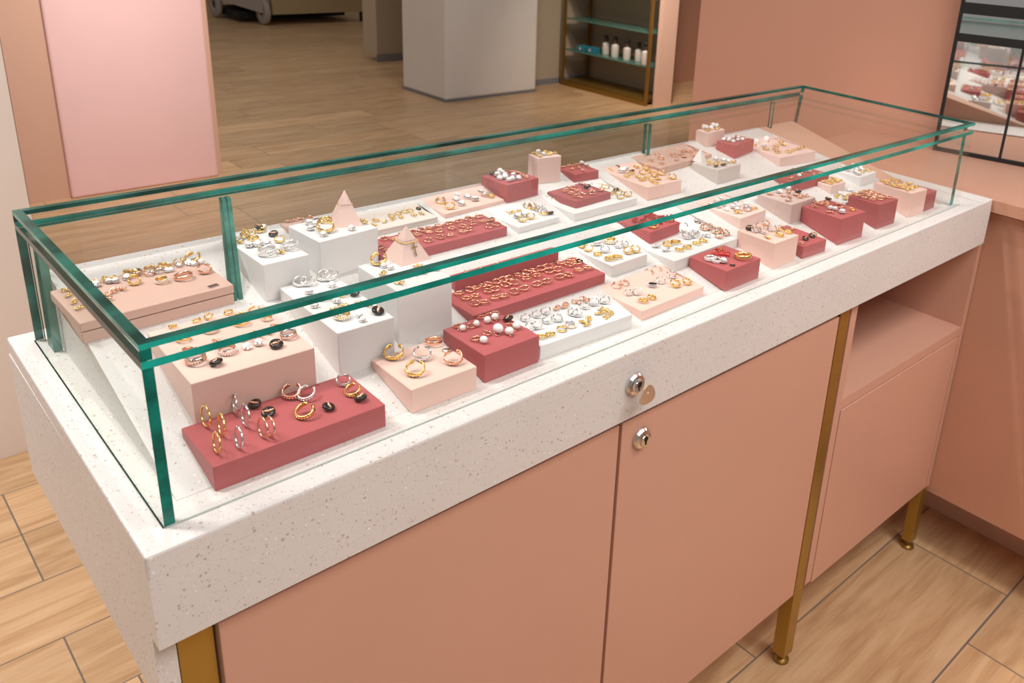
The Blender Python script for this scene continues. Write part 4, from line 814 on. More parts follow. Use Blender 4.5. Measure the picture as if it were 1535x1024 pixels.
 ('R','g',0.9508,0.2423,0.0329,0.0151,'gold plain ring on the large middle white slab','the large middle white slab'),
 ('C','r',0.9461,0.1866,0.0329,0.0157,'second rose gold open cuff ring from left on the large middle white slab','the large middle white slab'),
 ('C','r',0.9526,0.1857,0.0329,0.0158,'fourth rose gold open cuff ring from left on the large middle white slab','the large middle white slab'),
 ('C','r',0.9497,0.1663,0.0329,0.0155,'third rose gold open cuff ring from left on the large middle white slab','the large middle white slab'),
 ('C','r',0.9541,0.1630,0.0329,0.0145,'fifth rose gold open cuff ring from left on the large middle white slab','the large middle white slab'),
 ('C','r',0.9361,0.1470,0.0329,0.0142,'first rose gold open cuff ring from left on the large middle white slab','the large middle white slab'),
 ('C','r',0.9546,0.1497,0.0329,0.0144,'sixth rose gold open cuff ring from left on the large middle white slab','the large middle white slab'),
 ('R','g',0.8360,0.1469,0.0329,0.0135,'first gold front-row plain ring from left on the large middle white slab','the large middle white slab'),
 ('R','g',0.8551,0.1471,0.0329,0.0137,'second gold front-row plain ring from left on the large middle white slab','the large middle white slab'),
 ('R','g',0.8809,0.1496,0.0329,0.0138,'third gold front-row plain ring from left on the large middle white slab','the large middle white slab'),
 ('R','g',0.8991,0.1510,0.0329,0.0129,'fourth gold front-row plain ring from left on the large middle white slab','the large middle white slab'),
 ('C','g',0.7049,0.2323,0.0416,0.0133,'second gold open cuff ring from left on the small middle white slab','the small middle white slab'),
 ('C','g',0.7046,0.2155,0.0416,0.0142,'first gold open cuff ring from left on the small middle white slab','the small middle white slab'),
 ('C','g',0.7468,0.1719,0.0416,0.0152,'third gold open cuff ring from left on the small middle white slab','the small middle white slab'),
 ('C','g',0.7600,0.1705,0.0416,0.0152,'fourth gold open cuff ring from left on the small middle white slab','the small middle white slab'),
 ('T','w',0.7309,0.2241,0.0416,0.0165,'clear crystal stud on the small middle white slab','the small middle white slab'),
 ('G','g',0.7540,0.2217,0.0416,0.0197,'gold gem-set ring on the small middle white slab','the small middle white slab'),
 ('C','s',0.7521,0.1986,0.0416,0.0133,'second silver open cuff ring from left on the small middle white slab','the small middle white slab'),
 ('C','s',0.7633,0.1972,0.0416,0.0124,'third silver open cuff ring from left on the small middle white slab','the small middle white slab'),
 ('C','s',0.7216,0.1967,0.0416,0.0141,'first silver open cuff ring from left on the small middle white slab','the small middle white slab'),
 ('R','g',0.7031,0.1934,0.0416,0.0130,'first gold plain ring from left on the small middle white slab','the small middle white slab'),
 ('R','g',0.7048,0.1694,0.0416,0.0158,'second gold plain ring from left on the small middle white slab','the small middle white slab'),
 ('R','g',0.7198,0.1682,0.0416,0.0139,'third gold plain ring from left on the small middle white slab','the small middle white slab'),
 ('C','r',0.6824,0.1316,0.0147,0.0145,'first rose gold open cuff ring from left on the flat peach front slab','the flat peach front slab'),
 ('C','r',0.6992,0.1310,0.0147,0.0136,'second rose gold open cuff ring from left on the flat peach front slab','the flat peach front slab'),
 ('C','r',0.7579,0.1374,0.0147,0.0141,'third rose gold open cuff ring from left on the flat peach front slab','the flat peach front slab'),
 ('C','r',0.7771,0.1379,0.0147,0.0142,'fourth rose gold open cuff ring from left on the flat peach front slab','the flat peach front slab'),
 ('C','s',0.6822,0.1058,0.0147,0.0114,'first silver open cuff ring from left on the flat peach front slab','the flat peach front slab'),
 ('C','s',0.6940,0.0999,0.0147,0.0134,'second silver open cuff ring from left on the flat peach front slab','the flat peach front slab'),
 ('C','s',0.7515,0.1074,0.0147,0.0138,'third silver open cuff ring from left on the flat peach front slab','the flat peach front slab'),
 ('C','s',0.7796,0.1114,0.0147,0.0150,'fourth silver open cuff ring from left on the flat peach front slab','the flat peach front slab'),
 ('G','k',0.7311,0.1045,0.0147,0.0127,'black gem-set ring on the flat peach front slab','the flat peach front slab'),
 ('R','g',0.6812,0.0758,0.0147,0.0140,'left one of two gold plain rings on the flat peach front slab','the flat peach front slab'),
 ('R','g',0.6989,0.0764,0.0147,0.0132,'right one of two gold plain rings on the flat peach front slab','the flat peach front slab'),
 ('C','g',0.7592,0.0852,0.0147,0.0157,'left one of two gold open cuff rings on the flat peach front slab','the flat peach front slab'),
 ('C','g',0.7795,0.0807,0.0147,0.0138,'right one of two gold open cuff rings on the flat peach front slab','the flat peach front slab'),
 ('B','g',0.0821,0.3991,0.0847,0.0118,'fifth gold charm from left on the pink lidded box','the pink lidded box'),
 ('B','g',0.0957,0.3991,0.0847,0.0127,'sixth gold charm from left on the pink lidded box','the pink lidded box'),
 ('B','g',0.1024,0.4000,0.0847,0.0111,'seventh gold charm from left on the pink lidded box','the pink lidded box'),
 ('R','g',0.1235,0.3973,0.0847,0.0186,'first gold plain ring from left on the pink lidded box','the pink lidded box'),
 ('R','g',0.1452,0.4000,0.0847,0.0139,'second gold plain ring from left on the pink lidded box','the pink lidded box'),
 ('R','g',0.1618,0.3997,0.0847,0.0157,'third gold plain ring from left on the pink lidded box','the pink lidded box'),
 ('C','g',0.1793,0.4024,0.0847,0.0109,'second gold open cuff ring from left on the pink lidded box','the pink lidded box'),
 ('C','g',0.1956,0.3994,0.0847,0.0187,'third gold open cuff ring from left on the pink lidded box','the pink lidded box'),
 ('T','s',0.0833,0.3881,0.0847,0.0116,'first silver crystal stud from left on the pink lidded box','the pink lidded box'),
 ('T','s',0.0969,0.3899,0.0847,0.0101,'second silver crystal stud from left on the pink lidded box','the pink lidded box'),
 ('T','s',0.1036,0.3874,0.0847,0.0102,'third silver crystal stud from left on the pink lidded box','the pink lidded box'),
 ('T','s',0.1161,0.3904,0.0847,0.0111,'fourth silver crystal stud from left on the pink lidded box','the pink lidded box'),
 ('T','s',0.1772,0.3939,0.0847,0.0082,'fifth silver crystal stud from left on the pink lidded box','the pink lidded box'),
 ('G','s',0.1299,0.4001,0.0847,0.0120,'left one of two silver gem-set rings on the pink lidded box','the pink lidded box'),
 ('G','s',0.1403,0.3874,0.0847,0.0104,'right one of two silver gem-set rings on the pink lidded box','the pink lidded box'),
 ('C','g',0.1188,0.3714,0.0847,0.0141,'first gold open cuff ring from left on the pink lidded box','the pink lidded box'),
 ('R','s',0.1522,0.3889,0.0847,0.0121,'silver plain ring on the pink lidded box','the pink lidded box'),
 ('T','w',0.1600,0.3857,0.0847,0.0089,'first clear crystal stud from left on the pink lidded box','the pink lidded box'),
 ('T','w',0.1647,0.3849,0.0847,0.0089,'second clear crystal stud from left on the pink lidded box','the pink lidded box'),
 ('T','w',0.1883,0.3938,0.0847,0.0108,'third clear crystal stud from left on the pink lidded box','the pink lidded box'),
 ('T','w',0.1926,0.3880,0.0847,0.0091,'fourth clear crystal stud from left on the pink lidded box','the pink lidded box'),
 ('G','g',0.1445,0.3573,0.0847,0.0142,'gold gem-set ring on the pink lidded box','the pink lidded box'),
 ('R','r',0.1680,0.3547,0.0847,0.0208,'rose gold plain ring on the pink lidded box','the pink lidded box'),
 ('P','g',0.2010,0.3883,0.0847,0.0075,'gold pearl earring on the pink lidded box','the pink lidded box'),
 ('C','r',0.1943,0.3581,0.0847,0.0163,'rose gold open cuff ring on the pink lidded box','the pink lidded box'),
 ('B','r',0.0821,0.3545,0.0847,0.0121,'second rose gold charm from left on the pink lidded box','the pink lidded box'),
 ('B','r',0.0931,0.3599,0.0847,0.0114,'third rose gold charm from left on the pink lidded box','the pink lidded box'),
 ('B','r',0.1014,0.3607,0.0847,0.0115,'fourth rose gold charm from left on the pink lidded box','the pink lidded box'),
 ('B','r',0.0812,0.3418,0.0847,0.0120,'first rose gold charm from left on the pink lidded box','the pink lidded box'),
 ('B','g',0.0538,0.3936,0.0847,0.0106,'fourth gold charm from left on the pink lidded box','the pink lidded box'),
 ('B','g',0.0523,0.3767,0.0847,0.0105,'third gold charm from left on the pink lidded box','the pink lidded box'),
 ('B','g',0.0520,0.3548,0.0847,0.0104,'first gold charm from left on the pink lidded box','the pink lidded box'),
 ('B','g',0.0521,0.3355,0.0847,0.0102,'second gold charm from left on the pink lidded box','the pink lidded box'),
 ('B','r',1.0356,0.3734,0.0874,0.0112,'second rose gold charm from left on the long pale pink back slab','the long pale pink back slab'),
 ('B','r',1.0814,0.3761,0.0874,0.0115,'third rose gold charm from left on the long pale pink back slab','the long pale pink back slab'),
 ('B','r',1.0344,0.3980,0.0874,0.0113,'first rose gold charm from left on the long pale pink back slab','the long pale pink back slab'),
 ('B','r',1.1301,0.3777,0.0874,0.0117,'fifth rose gold charm from left on the long pale pink back slab','the long pale pink back slab'),
 ('B','r',1.1571,0.3799,0.0874,0.0118,'sixth rose gold charm from left on the long pale pink back slab','the long pale pink back slab'),
 ('B','r',1.1091,0.3814,0.0874,0.0116,'fourth rose gold charm from left on the long pale pink back slab','the long pale pink back slab'),
 ('B','g',1.3971,0.3519,0.0785,0.0142,'eighth gold charm from left on the large far blush block','the large far blush block'),
 ('B','g',1.3339,0.3202,0.0785,0.0137,'third gold charm from left on the large far blush block','the large far blush block'),
 ('B','g',1.3715,0.3509,0.0785,0.0141,'fifth gold charm from left on the large far blush block','the large far blush block'),
 ('B','g',1.4119,0.3678,0.0785,0.0144,'ninth gold charm from left on the large far blush block','the large far blush block'),
 ('B','g',1.3333,0.3822,0.0785,0.0141,'second gold charm from left on the large far blush block','the large far blush block'),
 ('B','g',1.3315,0.3481,0.0785,0.0139,'first gold charm from left on the large far blush block','the large far blush block'),
 ('B','g',1.2470,0.4355,0.1174,0.0110,'third gold charm from left on the small far blush cube','the small far blush cube'),
 ('B','g',1.2194,0.4187,0.1174,0.0109,'first gold charm from left on the small far blush cube','the small far blush cube'),
 ('B','g',1.2496,0.4180,0.1174,0.0110,'fourth gold charm from left on the small far blush cube','the small far blush cube'),
 ('T','w',1.2690,0.3899,0.1019,0.0110,'sixth clear crystal stud from left on the far back rose block','the far back rose block'),
 ('T','w',1.2541,0.3872,0.1019,0.0109,'fourth clear crystal stud from left on the far back rose block','the far back rose block'),
 ('T','w',1.2788,0.3840,0.1019,0.0110,'ninth clear crystal stud from left on the far back rose block','the far back rose block'),
 ('T','w',1.2787,0.3971,0.1019,0.0110,'eighth clear crystal stud from left on the far back rose block','the far back rose block'),
 ('B','g',1.1328,0.3390,0.0859,0.0115,'third gold charm from left on the grey block with crystal pyramid','the grey block with crystal pyramid'),
 ('B','g',1.1392,0.3231,0.0859,0.0115,'fourth gold charm from left on the grey block with crystal pyramid','the grey block with crystal pyramid'),
 ('B','g',1.1477,0.3120,0.0859,0.0115,'fifth gold charm from left on the grey block with crystal pyramid','the grey block with crystal pyramid'),
 ('B','g',1.1263,0.3175,0.0859,0.0114,'second gold charm from left on the grey block with crystal pyramid','the grey block with crystal pyramid'),
 ('T','w',1.0254,0.2045,0.0467,0.0117,'third clear crystal stud from left on the blush slab under the rim','the blush slab under the rim'),
 ('T','w',1.0745,0.2006,0.0467,0.0119,'twelfth clear crystal stud from left on the blush slab under the rim','the blush slab under the rim'),
 ('T','w',1.0436,0.2053,0.0467,0.0118,'sixth clear crystal stud from left on the blush slab under the rim','the blush slab under the rim'),
 ('T','w',1.0746,0.2219,0.0467,0.0120,'thirteenth clear crystal stud from left on the blush slab under the rim','the blush slab under the rim'),
 ('T','w',1.0583,0.2043,0.0467,0.0118,'eighth clear crystal stud from left on the blush slab under the rim','the blush slab under the rim'),
 ('T','w',1.0252,0.2222,0.0467,0.0118,'second clear crystal stud from left on the blush slab under the rim','the blush slab under the rim'),
 ('T','w',1.0614,0.2474,0.0467,0.0121,'ninth clear crystal stud from left on the blush slab under the rim','the blush slab under the rim'),
 ('T','w',1.0387,0.1922,0.0467,0.0117,'fourth clear crystal stud from left on the blush slab under the rim','the blush slab under the rim'),
 ('B','r',1.1851,0.1509,0.0572,0.0134,'eighth rose gold charm from left on the dusty pink block','the dusty pink block'),
 ('B','r',1.1785,0.1827,0.0572,0.0135,'seventh rose gold charm from left on the dusty pink block','the dusty pink block'),
 ('B','r',1.1354,0.1530,0.0572,0.0131,'first rose gold charm from left on the dusty pink block','the dusty pink block'),
 ('B','r',1.1682,0.1514,0.0572,0.0133,'fifth rose gold charm from left on the dusty pink block','the dusty pink block'),
 ('B','r',1.1753,0.1641,0.0572,0.0134,'sixth rose gold charm from left on the dusty pink block','the dusty pink block'),
 ('B','r',1.2176,0.1006,0.0490,0.0133,'eighth rose gold charm from left on the big rose front block','the big rose front block'),
 ('B','r',1.1643,0.0849,0.0490,0.0129,'first rose gold charm from left on the big rose front block','the big rose front block'),
 ('B','r',1.2055,0.0856,0.0490,0.0132,'sixth rose gold charm from left on the big rose front block','the big rose front block'),
 ('B','r',1.1691,0.1190,0.0490,0.0132,'second rose gold charm from left on the big rose front block','the big rose front block'),
 ('B','r',1.2075,0.1176,0.0490,0.0134,'seventh rose gold charm from left on the big rose front block','the big rose front block'),
 ('R','r',1.2993,0.0785,0.0488,0.0124,'third rose gold plain ring from left on the dark rose right block','the dark rose right block'),
 ('R','r',1.3377,0.0870,0.0488,0.0127,'sixth rose gold plain ring from left on the dark rose right block','the dark rose right block'),
 ('R','r',1.2981,0.1086,0.0488,0.0126,'second rose gold plain ring from left on the dark rose right block','the dark rose right block'),
 ('R','r',1.2976,0.0936,0.0488,0.0125,'first rose gold plain ring from left on the dark rose right block','the dark rose right block'),
 ('R','r',1.3286,0.0766,0.0488,0.0126,'fifth rose gold plain ring from left on the dark rose right block','the dark rose right block'),
 ('R','r',1.3457,0.1072,0.0488,0.0128,'seventh rose gold plain ring from left on the dark rose right block','the dark rose right block'),
 ('R','r',1.3249,0.1037,0.0488,0.0127,'fourth rose gold plain ring from left on the dark rose right block','the dark rose right block'),
 ('B','g',1.4528,0.1228,0.0499,0.0134,'fifteenth gold charm from left on the right end peach block','the right end peach block'),
 ('B','g',1.4153,0.0697,0.0499,0.0130,'first gold charm from left on the right end peach block','the right end peach block'),
 ('B','g',1.4460,0.1097,0.0499,0.0133,'thirteenth gold charm from left on the right end peach block','the right end peach block'),
 ('B','g',1.4577,0.0881,0.0499,0.0133,'sixteenth gold charm from left on the right end peach block','the right end peach block'),
 ('B','g',1.4320,0.0835,0.0499,0.0131,'ninth gold charm from left on the right end peach block','the right end peach block'),
 ('B','g',1.4177,0.0813,0.0499,0.0130,'third gold charm from left on the right end peach block','the right end peach block'),
 ('B','g',1.4251,0.1214,0.0499,0.0133,'fourth gold charm from left on the right end peach block','the right end peach block'),
 ('B','g',1.4252,0.0915,0.0499,0.0131,'fifth gold charm from left on the right end peach block','the right end peach block'),
 ('B','g',1.4416,0.0750,0.0499,0.0131,'eleventh gold charm from left on the right end peach block','the right end peach block'),
 ('B','g',1.4167,0.1018,0.0499,0.0131,'second gold charm from left on the right end peach block','the right end peach block'),
 ('T','w',1.4324,0.1864,0.0490,0.0123,'second clear crystal stud from left on the right back white block','the right back white block'),
 ('T','w',1.4298,0.2288,0.0490,0.0125,'first clear crystal stud from left on the right back white block','the right back white block'),
 ('T','w',1.4808,0.2272,0.0490,0.0127,'tenth clear crystal stud from left on the right back white block','the right back white block'),
 ('T','w',1.4782,0.2094,0.0490,0.0126,'ninth clear crystal stud from left on the right back white block','the right back white block'),
 ('T','w',1.4402,0.1980,0.0490,0.0124,'fourth clear crystal stud from left on the right back white block','the right back white block'),
 ('T','w',1.4670,0.2006,0.0490,0.0125,'eighth clear crystal stud from left on the right back white block','the right back white block'),
 ('B','g',1.3485,0.1847,0.0469,0.0106,'seventh gold charm from left on the small pink dish block','the small pink dish block'),
 ('B','g',1.3662,0.2058,0.0469,0.0107,'eleventh gold charm from left on the small pink dish block','the small pink dish block'),
 ('B','g',1.3275,0.2040,0.0469,0.0106,'first gold charm from left on the small pink dish block','the small pink dish block'),
 ('B','g',1.3462,0.1951,0.0469,0.0106,'sixth gold charm from left on the small pink dish block','the small pink dish block'),
 ('B','g',1.3281,0.1856,0.0469,0.0105,'second gold charm from left on the small pink dish block','the small pink dish block'),
 ('B','g',1.3629,0.1987,0.0469,0.0107,'tenth gold charm from left on the small pink dish block','the small pink dish block'),
 ('B','g',1.3487,0.1387,0.0290,0.0117,'fifth gold charm from left on the low white right slab','the low white right slab'),
 ('B','g',1.3123,0.1607,0.0290,0.0117,'first gold charm from left on the low white right slab','the low white right slab'),
 ('B','g',1.3149,0.1422,0.0290,0.0116,'second gold charm from left on the low white right slab','the low white right slab'),
 ('B','g',1.3478,0.1533,0.0290,0.0118,'fourth gold charm from left on the low white right slab','the low white right slab'),
 ('B','g',1.3251,0.1659,0.0290,0.0117,'third gold charm from left on the low white right slab','the low white right slab'),
 ('B','r',1.2588,0.2605,0.0569,0.0118,'first rose gold charm from left on the rose slab beneath the rim','the rose slab beneath the rim'),
 ('B','r',1.2627,0.2342,0.0569,0.0117,'second rose gold charm from left on the rose slab beneath the rim','the rose slab beneath the rim'),
 ('B','r',1.2861,0.2628,0.0569,0.0119,'fourth rose gold charm from left on the rose slab beneath the rim','the rose slab beneath the rim'),
 ('B','r',1.3094,0.2412,0.0569,0.0119,'fifth rose gold charm from left on the rose slab beneath the rim','the rose slab beneath the rim'),
 ('B','r',1.2732,0.2513,0.0569,0.0118,'third rose gold charm from left on the rose slab beneath the rim','the rose slab beneath the rim'),
 ('B','r',1.3233,0.2522,0.0569,0.0121,'eighth rose gold charm from left on the rose slab beneath the rim','the rose slab beneath the rim'),
 ('B','red',0.8591,0.2114,0.0545,0.0108,'fifth red charm from left on the rose block on white slab','the rose block on white slab'),
 ('B','red',0.8618,0.2448,0.0545,0.0110,'seventh red charm from left on the rose block on white slab','the rose block on white slab'),
 ('B','red',0.8435,0.2202,0.0545,0.0108,'fourth red charm from left on the rose block on white slab','the rose block on white slab'),
 ('B','red',0.8254,0.2222,0.0545,0.0107,'first red charm from left on the rose block on white slab','the rose block on white slab'),
 ('B','red',0.8756,0.2437,0.0545,0.0111,'tenth red charm from left on the rose block on white slab','the rose block on white slab'),
 ('B','red',0.8611,0.2293,0.0545,0.0109,'sixth red charm from left on the rose block on white slab','the rose block on white slab'),
 ('B','red',0.8369,0.2472,0.0545,0.0109,'third red charm from left on the rose block on white slab','the rose block on white slab'),
 ('B','red',0.8364,0.2293,0.0545,0.0108,'second red charm from left on the rose block on white slab','the rose block on white slab'),
 ('B','red',0.8697,0.2183,0.0545,0.0109,'ninth red charm from left on the rose block on white slab','the rose block on white slab'),
 ('B','red',0.8690,0.2362,0.0545,0.0110,'eighth red charm from left on the rose block on white slab','the rose block on white slab'),
 ('B','g',0.9303,0.3604,0.0832,0.0131,'first gold charm from left on the broad peach block by right fin','the broad peach block by right fin'),
 ('B','g',0.9656,0.3175,0.0832,0.0130,'seventh gold charm from left on the broad peach block by right fin','the broad peach block by right fin'),
 ('B','g',0.9442,0.3472,0.0832,0.0131,'fourth gold charm from left on the broad peach block by right fin','the broad peach block by right fin'),
 ('B','g',0.9876,0.3579,0.0832,0.0134,'eighth gold charm from left on the broad peach block by right fin','the broad peach block by right fin'),
 ('B','g',0.9499,0.3184,0.0832,0.0130,'sixth gold charm from left on the broad peach block by right fin','the broad peach block by right fin'),
 ('B','r',0.8334,0.3253,0.0832,0.0123,'seventh rose gold charm from left on the dark rose block on white','the dark rose block on white'),
 ('B','r',0.7956,0.3317,0.0832,0.0122,'second rose gold charm from left on the dark rose block on white','the dark rose block on white'),
 ('B','r',0.8310,0.3706,0.0832,0.0126,'sixth rose gold charm from left on the dark rose block on white','the dark rose block on white'),
 ('B','r',0.8212,0.3360,0.0832,0.0123,'fifth rose gold charm from left on the dark rose block on white','the dark rose block on white'),
 ('B','g',0.7738,0.4258,0.1311,0.0102,'second gold charm from left on the tall blush cube','the tall blush cube'),
 ('B','g',0.7715,0.4145,0.1311,0.0101,'first gold charm from left on the tall blush cube','the tall blush cube'),
 ('B','g',0.7996,0.4236,0.1311,0.0103,'sixth gold charm from left on the tall blush cube','the tall blush cube'),
 ('T','w',0.7098,0.4070,0.1090,0.0120,'tenth clear crystal stud from left on the back rose crystal block','the back rose crystal block'),
 ('T','w',0.7069,0.3902,0.1090,0.0119,'ninth clear crystal stud from left on the back rose crystal block','the back rose crystal block'),
 ('T','w',0.6990,0.4142,0.1090,0.0120,'sixth clear crystal stud from left on the back rose crystal block','the back rose crystal block'),
 ('T','w',0.6970,0.3924,0.1090,0.0119,'fifth clear crystal stud from left on the back rose crystal block','the back rose crystal block'),
 ('T','w',0.6812,0.4064,0.1090,0.0119,'first clear crystal stud from left on the back rose crystal block','the back rose crystal block'),
 ('B','r',0.8575,0.3984,0.0970,0.0105,'third rose gold charm from left on the rose slab behind the cube','the rose slab behind the cube'),
 ('B','r',0.8415,0.4330,0.0970,0.0106,'first rose gold charm from left on the rose slab behind the cube','the rose slab behind the cube'),
 ('B','r',0.8627,0.4144,0.0970,0.0106,'fifth rose gold charm from left on the rose slab behind the cube','the rose slab behind the cube'),
 ('B','r',0.8708,0.4294,0.0970,0.0107,'sixth rose gold charm from left on the rose slab behind the cube','the rose slab behind the cube'),
 ('B','g',0.8589,0.3445,0.0712,0.0126,'third gold charm from left on the wide back white slab','the wide back white slab'),
 ('B','g',0.8539,0.3271,0.0712,0.0125,'second gold charm from left on the wide back white slab','the wide back white slab'),
 ('B','g',0.8631,0.3590,0.0712,0.0127,'fourth gold charm from left on the wide back white slab','the wide back white slab'),
 ('B','g',0.8660,0.3331,0.0712,0.0126,'fifth gold charm from left on the wide back white slab','the wide back white slab'),
 ('B','s',0.9186,0.2418,0.0329,0.0148,'fifth silver charm from left on the large middle white slab','the large middle white slab'),
 ('B','s',0.9190,0.1614,0.0329,0.0142,'sixth silver charm from left on the large middle white slab','the large middle white slab'),
 ('B','s',0.8161,0.1780,0.0329,0.0137,'first silver charm from left on the large middle white slab','the large middle white slab'),
 ('B','s',0.9020,0.1984,0.0329,0.0144,'third silver charm from left on the large middle white slab','the large middle white slab'),
 ('B','s',0.9178,0.1822,0.0329,0.0144,'fourth silver charm from left on the large middle white slab','the large middle white slab'),
 ('B','s',0.8178,0.1575,0.0329,0.0135,'second silver charm from left on the large middle white slab','the large middle white slab'),
 ('B','r',0.3464,0.3995,0.0963,0.0091,'third rose gold charm from left on the pink slab behind white blocks','the pink slab behind white blocks'),
 ('B','r',0.3689,0.3998,0.0963,0.0092,'seventh rose gold charm from left on the pink slab behind white blocks','the pink slab behind white blocks'),
 ('B','r',0.3505,0.4188,0.0963,0.0092,'fifth rose gold charm from left on the pink slab behind white blocks','the pink slab behind white blocks'),
 ('B','r',0.3347,0.4162,0.0963,0.0091,'first rose gold charm from left on the pink slab behind white blocks','the pink slab behind white blocks'),
 ('B','g',0.9715,0.0780,0.0452,0.0118,'left one of two gold charms on the peach front cube','the peach front cube'),
 ('B','g',1.0190,0.0889,0.0452,0.0122,'right one of two gold charms on the peach front cube','the peach front cube'),
 ('B','g',0.2450,0.3923,0.1059,0.0128,'first gold charm from left on the white block at the back fin','the white block at the back fin'),
 ('B','g',0.2455,0.3758,0.1059,0.0126,'second gold charm from left on the white block at the back fin','the white block at the back fin'),
 ('B','g',0.2603,0.3369,0.1059,0.0125,'third gold charm from left on the white block at the back fin','the white block at the back fin'),
 ('B','g',0.2724,0.3153,0.1059,0.0124,'sixth gold charm from left on the white block at the back fin','the white block at the back fin'),
 ('T','w',0.3724,0.3212,0.1134,0.0114,'fifth clear crystal stud from left on the back white pyramid block','the back white pyramid block'),
 ('T','w',0.3294,0.3505,0.1134,0.0113,'first clear crystal stud from left on the back white pyramid block','the back white pyramid block'),
 ('T','w',0.3330,0.3218,0.1134,0.0111,'second clear crystal stud from left on the back white pyramid block','the back white pyramid block'),
 ('B','g',0.3521,0.1723,0.0941,0.0119,'second gold charm from left on the tall white pyramid block','the tall white pyramid block'),
 ('B','g',0.3971,0.2027,0.0941,0.0125,'sixth gold charm from left on the tall white pyramid block','the tall white pyramid block'),
 ('B','g',0.3506,0.2075,0.0941,0.0122,'first gold charm from left on the tall white pyramid block','the tall white pyramid block'),
 ('T','w',0.2749,0.2497,0.0741,0.0112,'second clear crystal stud from left on the white block behind the peach square','the white block behind the peach square'),
 ('T','w',0.2633,0.2114,0.0741,0.0109,'first clear crystal stud from left on the white block behind the peach square','the white block behind the peach square'),
 ('T','w',0.3063,0.2526,0.0741,0.0115,'sixth clear crystal stud from left on the white block behind the peach square','the white block behind the peach square'),
 ('T','w',0.2888,0.2080,0.0741,0.0110,'fourth clear crystal stud from left on the white block behind the peach square','the white block behind the peach square'),
]

# ------------------------------------------------------------------ the setting
ZF = -.93
rows = [-3.0, -2.45, -1.9, -1.61, -1.33, -1.05, -.77, -.49, -.21, .07, .26, .455, .65, .845, 1.04, 1.24, 1.437, 1.63, 1.83]
while rows[-1] < 13: rows.append(rows[-1]+.2)
bm = bmesh.new(); uvl = bm.loops.layers.uv.new('UVMap')
for i in range(len(rows)-1):
    y0, y1 = rows[i], rows[i+1]
    f = bm.faces.new([bm.verts.new(p) for p in ((-4, y0, ZF), (14, y0, ZF), (14, y1, ZF), (-4, y1, ZF))])
    # shift so that the end joints fall where the photographed ones do
    for l, (u, v) in zip(f.loops, ((-4, i), (14, i), (14, i+1), (-4, i+1))): l[uvl].uv = (u, v)
    sh = {7: 1.51, 8: 1.725, 9: 1.12, 15: .08, 16: .08, 13: .07, 14: .72}.get(i)
    if sh is not None:
        off = (i*.37) % 1.0
        d = -sh-off*1.2
        for l in f.loops: l[uvl].uv.x += d
    else:
        d = rnd.random()*1.2
        for l in f.loops: l[uvl].uv.x += d
floor = link('floor', bm, M['wood']); tag(floor, kind='structure')
def struct(name, c, mat, bevel=0.):
    o = boxobj(name, c, mat, None, bevel); tag(o, kind='structure'); return o
struct('wall_left', (-3.0, 1.80, ZF, .275, 2.2, 2.2), M['white_wall'])
struct('wall_rear_left', (.655, 3.99, ZF, .83, 4.3, 2.2), M['tan'])
struct('wall_rear', (.83, 3.97, ZF, 1.535, 4.3, 2.2), M['pink_panel'], .01)
struct('trim_1', (1.535, 3.985, ZF, 1.56, 4.3, 2.2), M['tan'])
struct('column', (3.66, 4.94, ZF+.012, 4.57, 5.56, 2.2), M['column'], .02)
struct('baseboard_column', (3.655, 4.935, ZF, 4.575, 5.565, ZF+.012), M['skirt'])
struct('wall_back', (4.57, 5.15, ZF+.05, 6.6, 5.4, 2.2), M['beige'])
struct('baseboard_back', (4.57, 5.14, ZF, 6.6, 5.15, ZF+.05), M['skirt'])
struct('wall_back_far', (4.12, 6.75, ZF+.07, 7.2, 7.0, 2.2), M['beige'])
struct('baseboard_far', (4.11, 6.74, ZF, 7.2, 6.75, ZF+.07), M['skirt'])
struct('wall_right', (2.06, .305, ZF, 2.45, 1.16, 2.2), M['pinkwall'])
struct('wall_right_niche', (2.40, -1.7, ZF, 2.5, .3045, 2.2), M['pinkwall'])
struct('wall_right_rear', (5.04, 3.99, ZF, 5.22, 4.03, 2.2), M['pillarpink'])
struct('wall_rack', (5.33, 4.22, ZF, 5.4, 5.13, 2.2), M['beige'])
struct('wall_right_far', (5.52, 4.62, ZF, 8.0, 4.8, 2.2), M['redwall'])
struct('wall_far', (-4, 12.6, ZF, 14, 12.9, 2.4), M['beige'])

# ------------------------------------------------------------------ stone worktop
top = empty('stone_countertop', (0, 0, -.1))
tag(top, 'white speckled stone countertop with deep front apron carrying the glass case', 'countertop')
FL, FR, BR, BL = (.001, -.002), (1.687, .006), (1.69, .497), (.003, .497)
bm = bmesh.new()
hexa(bm, [(*p, -.022) for p in (FL, FR, BR, BL)], [(*p, 0) for p in (FL, FR, BR, BL)], 0, .0025)
xf(bm, Matrix.Translation((0, 0, .1)))
link('top_slab', bm, M['stone'], top)
bm = bmesh.new()
ap = lambda z: [(.0015, -.002, z), (1.687, .006, z), (1.687, .026, z), (.0015, .018, z)]
hexa(bm, ap(-.1), ap(-.0222), 0, 0.)
xf(bm, Matrix.Translation((0, 0, .1)))
apron = link('front_apron', bm, M['stone'], top)
bm = bmesh.new(); box(bm, .002, .0185, -.192, .020, .496, -.0222); xf(bm, Matrix.Translation((0, 0, .1)))
link('side_panel', bm, M['stone'], top)

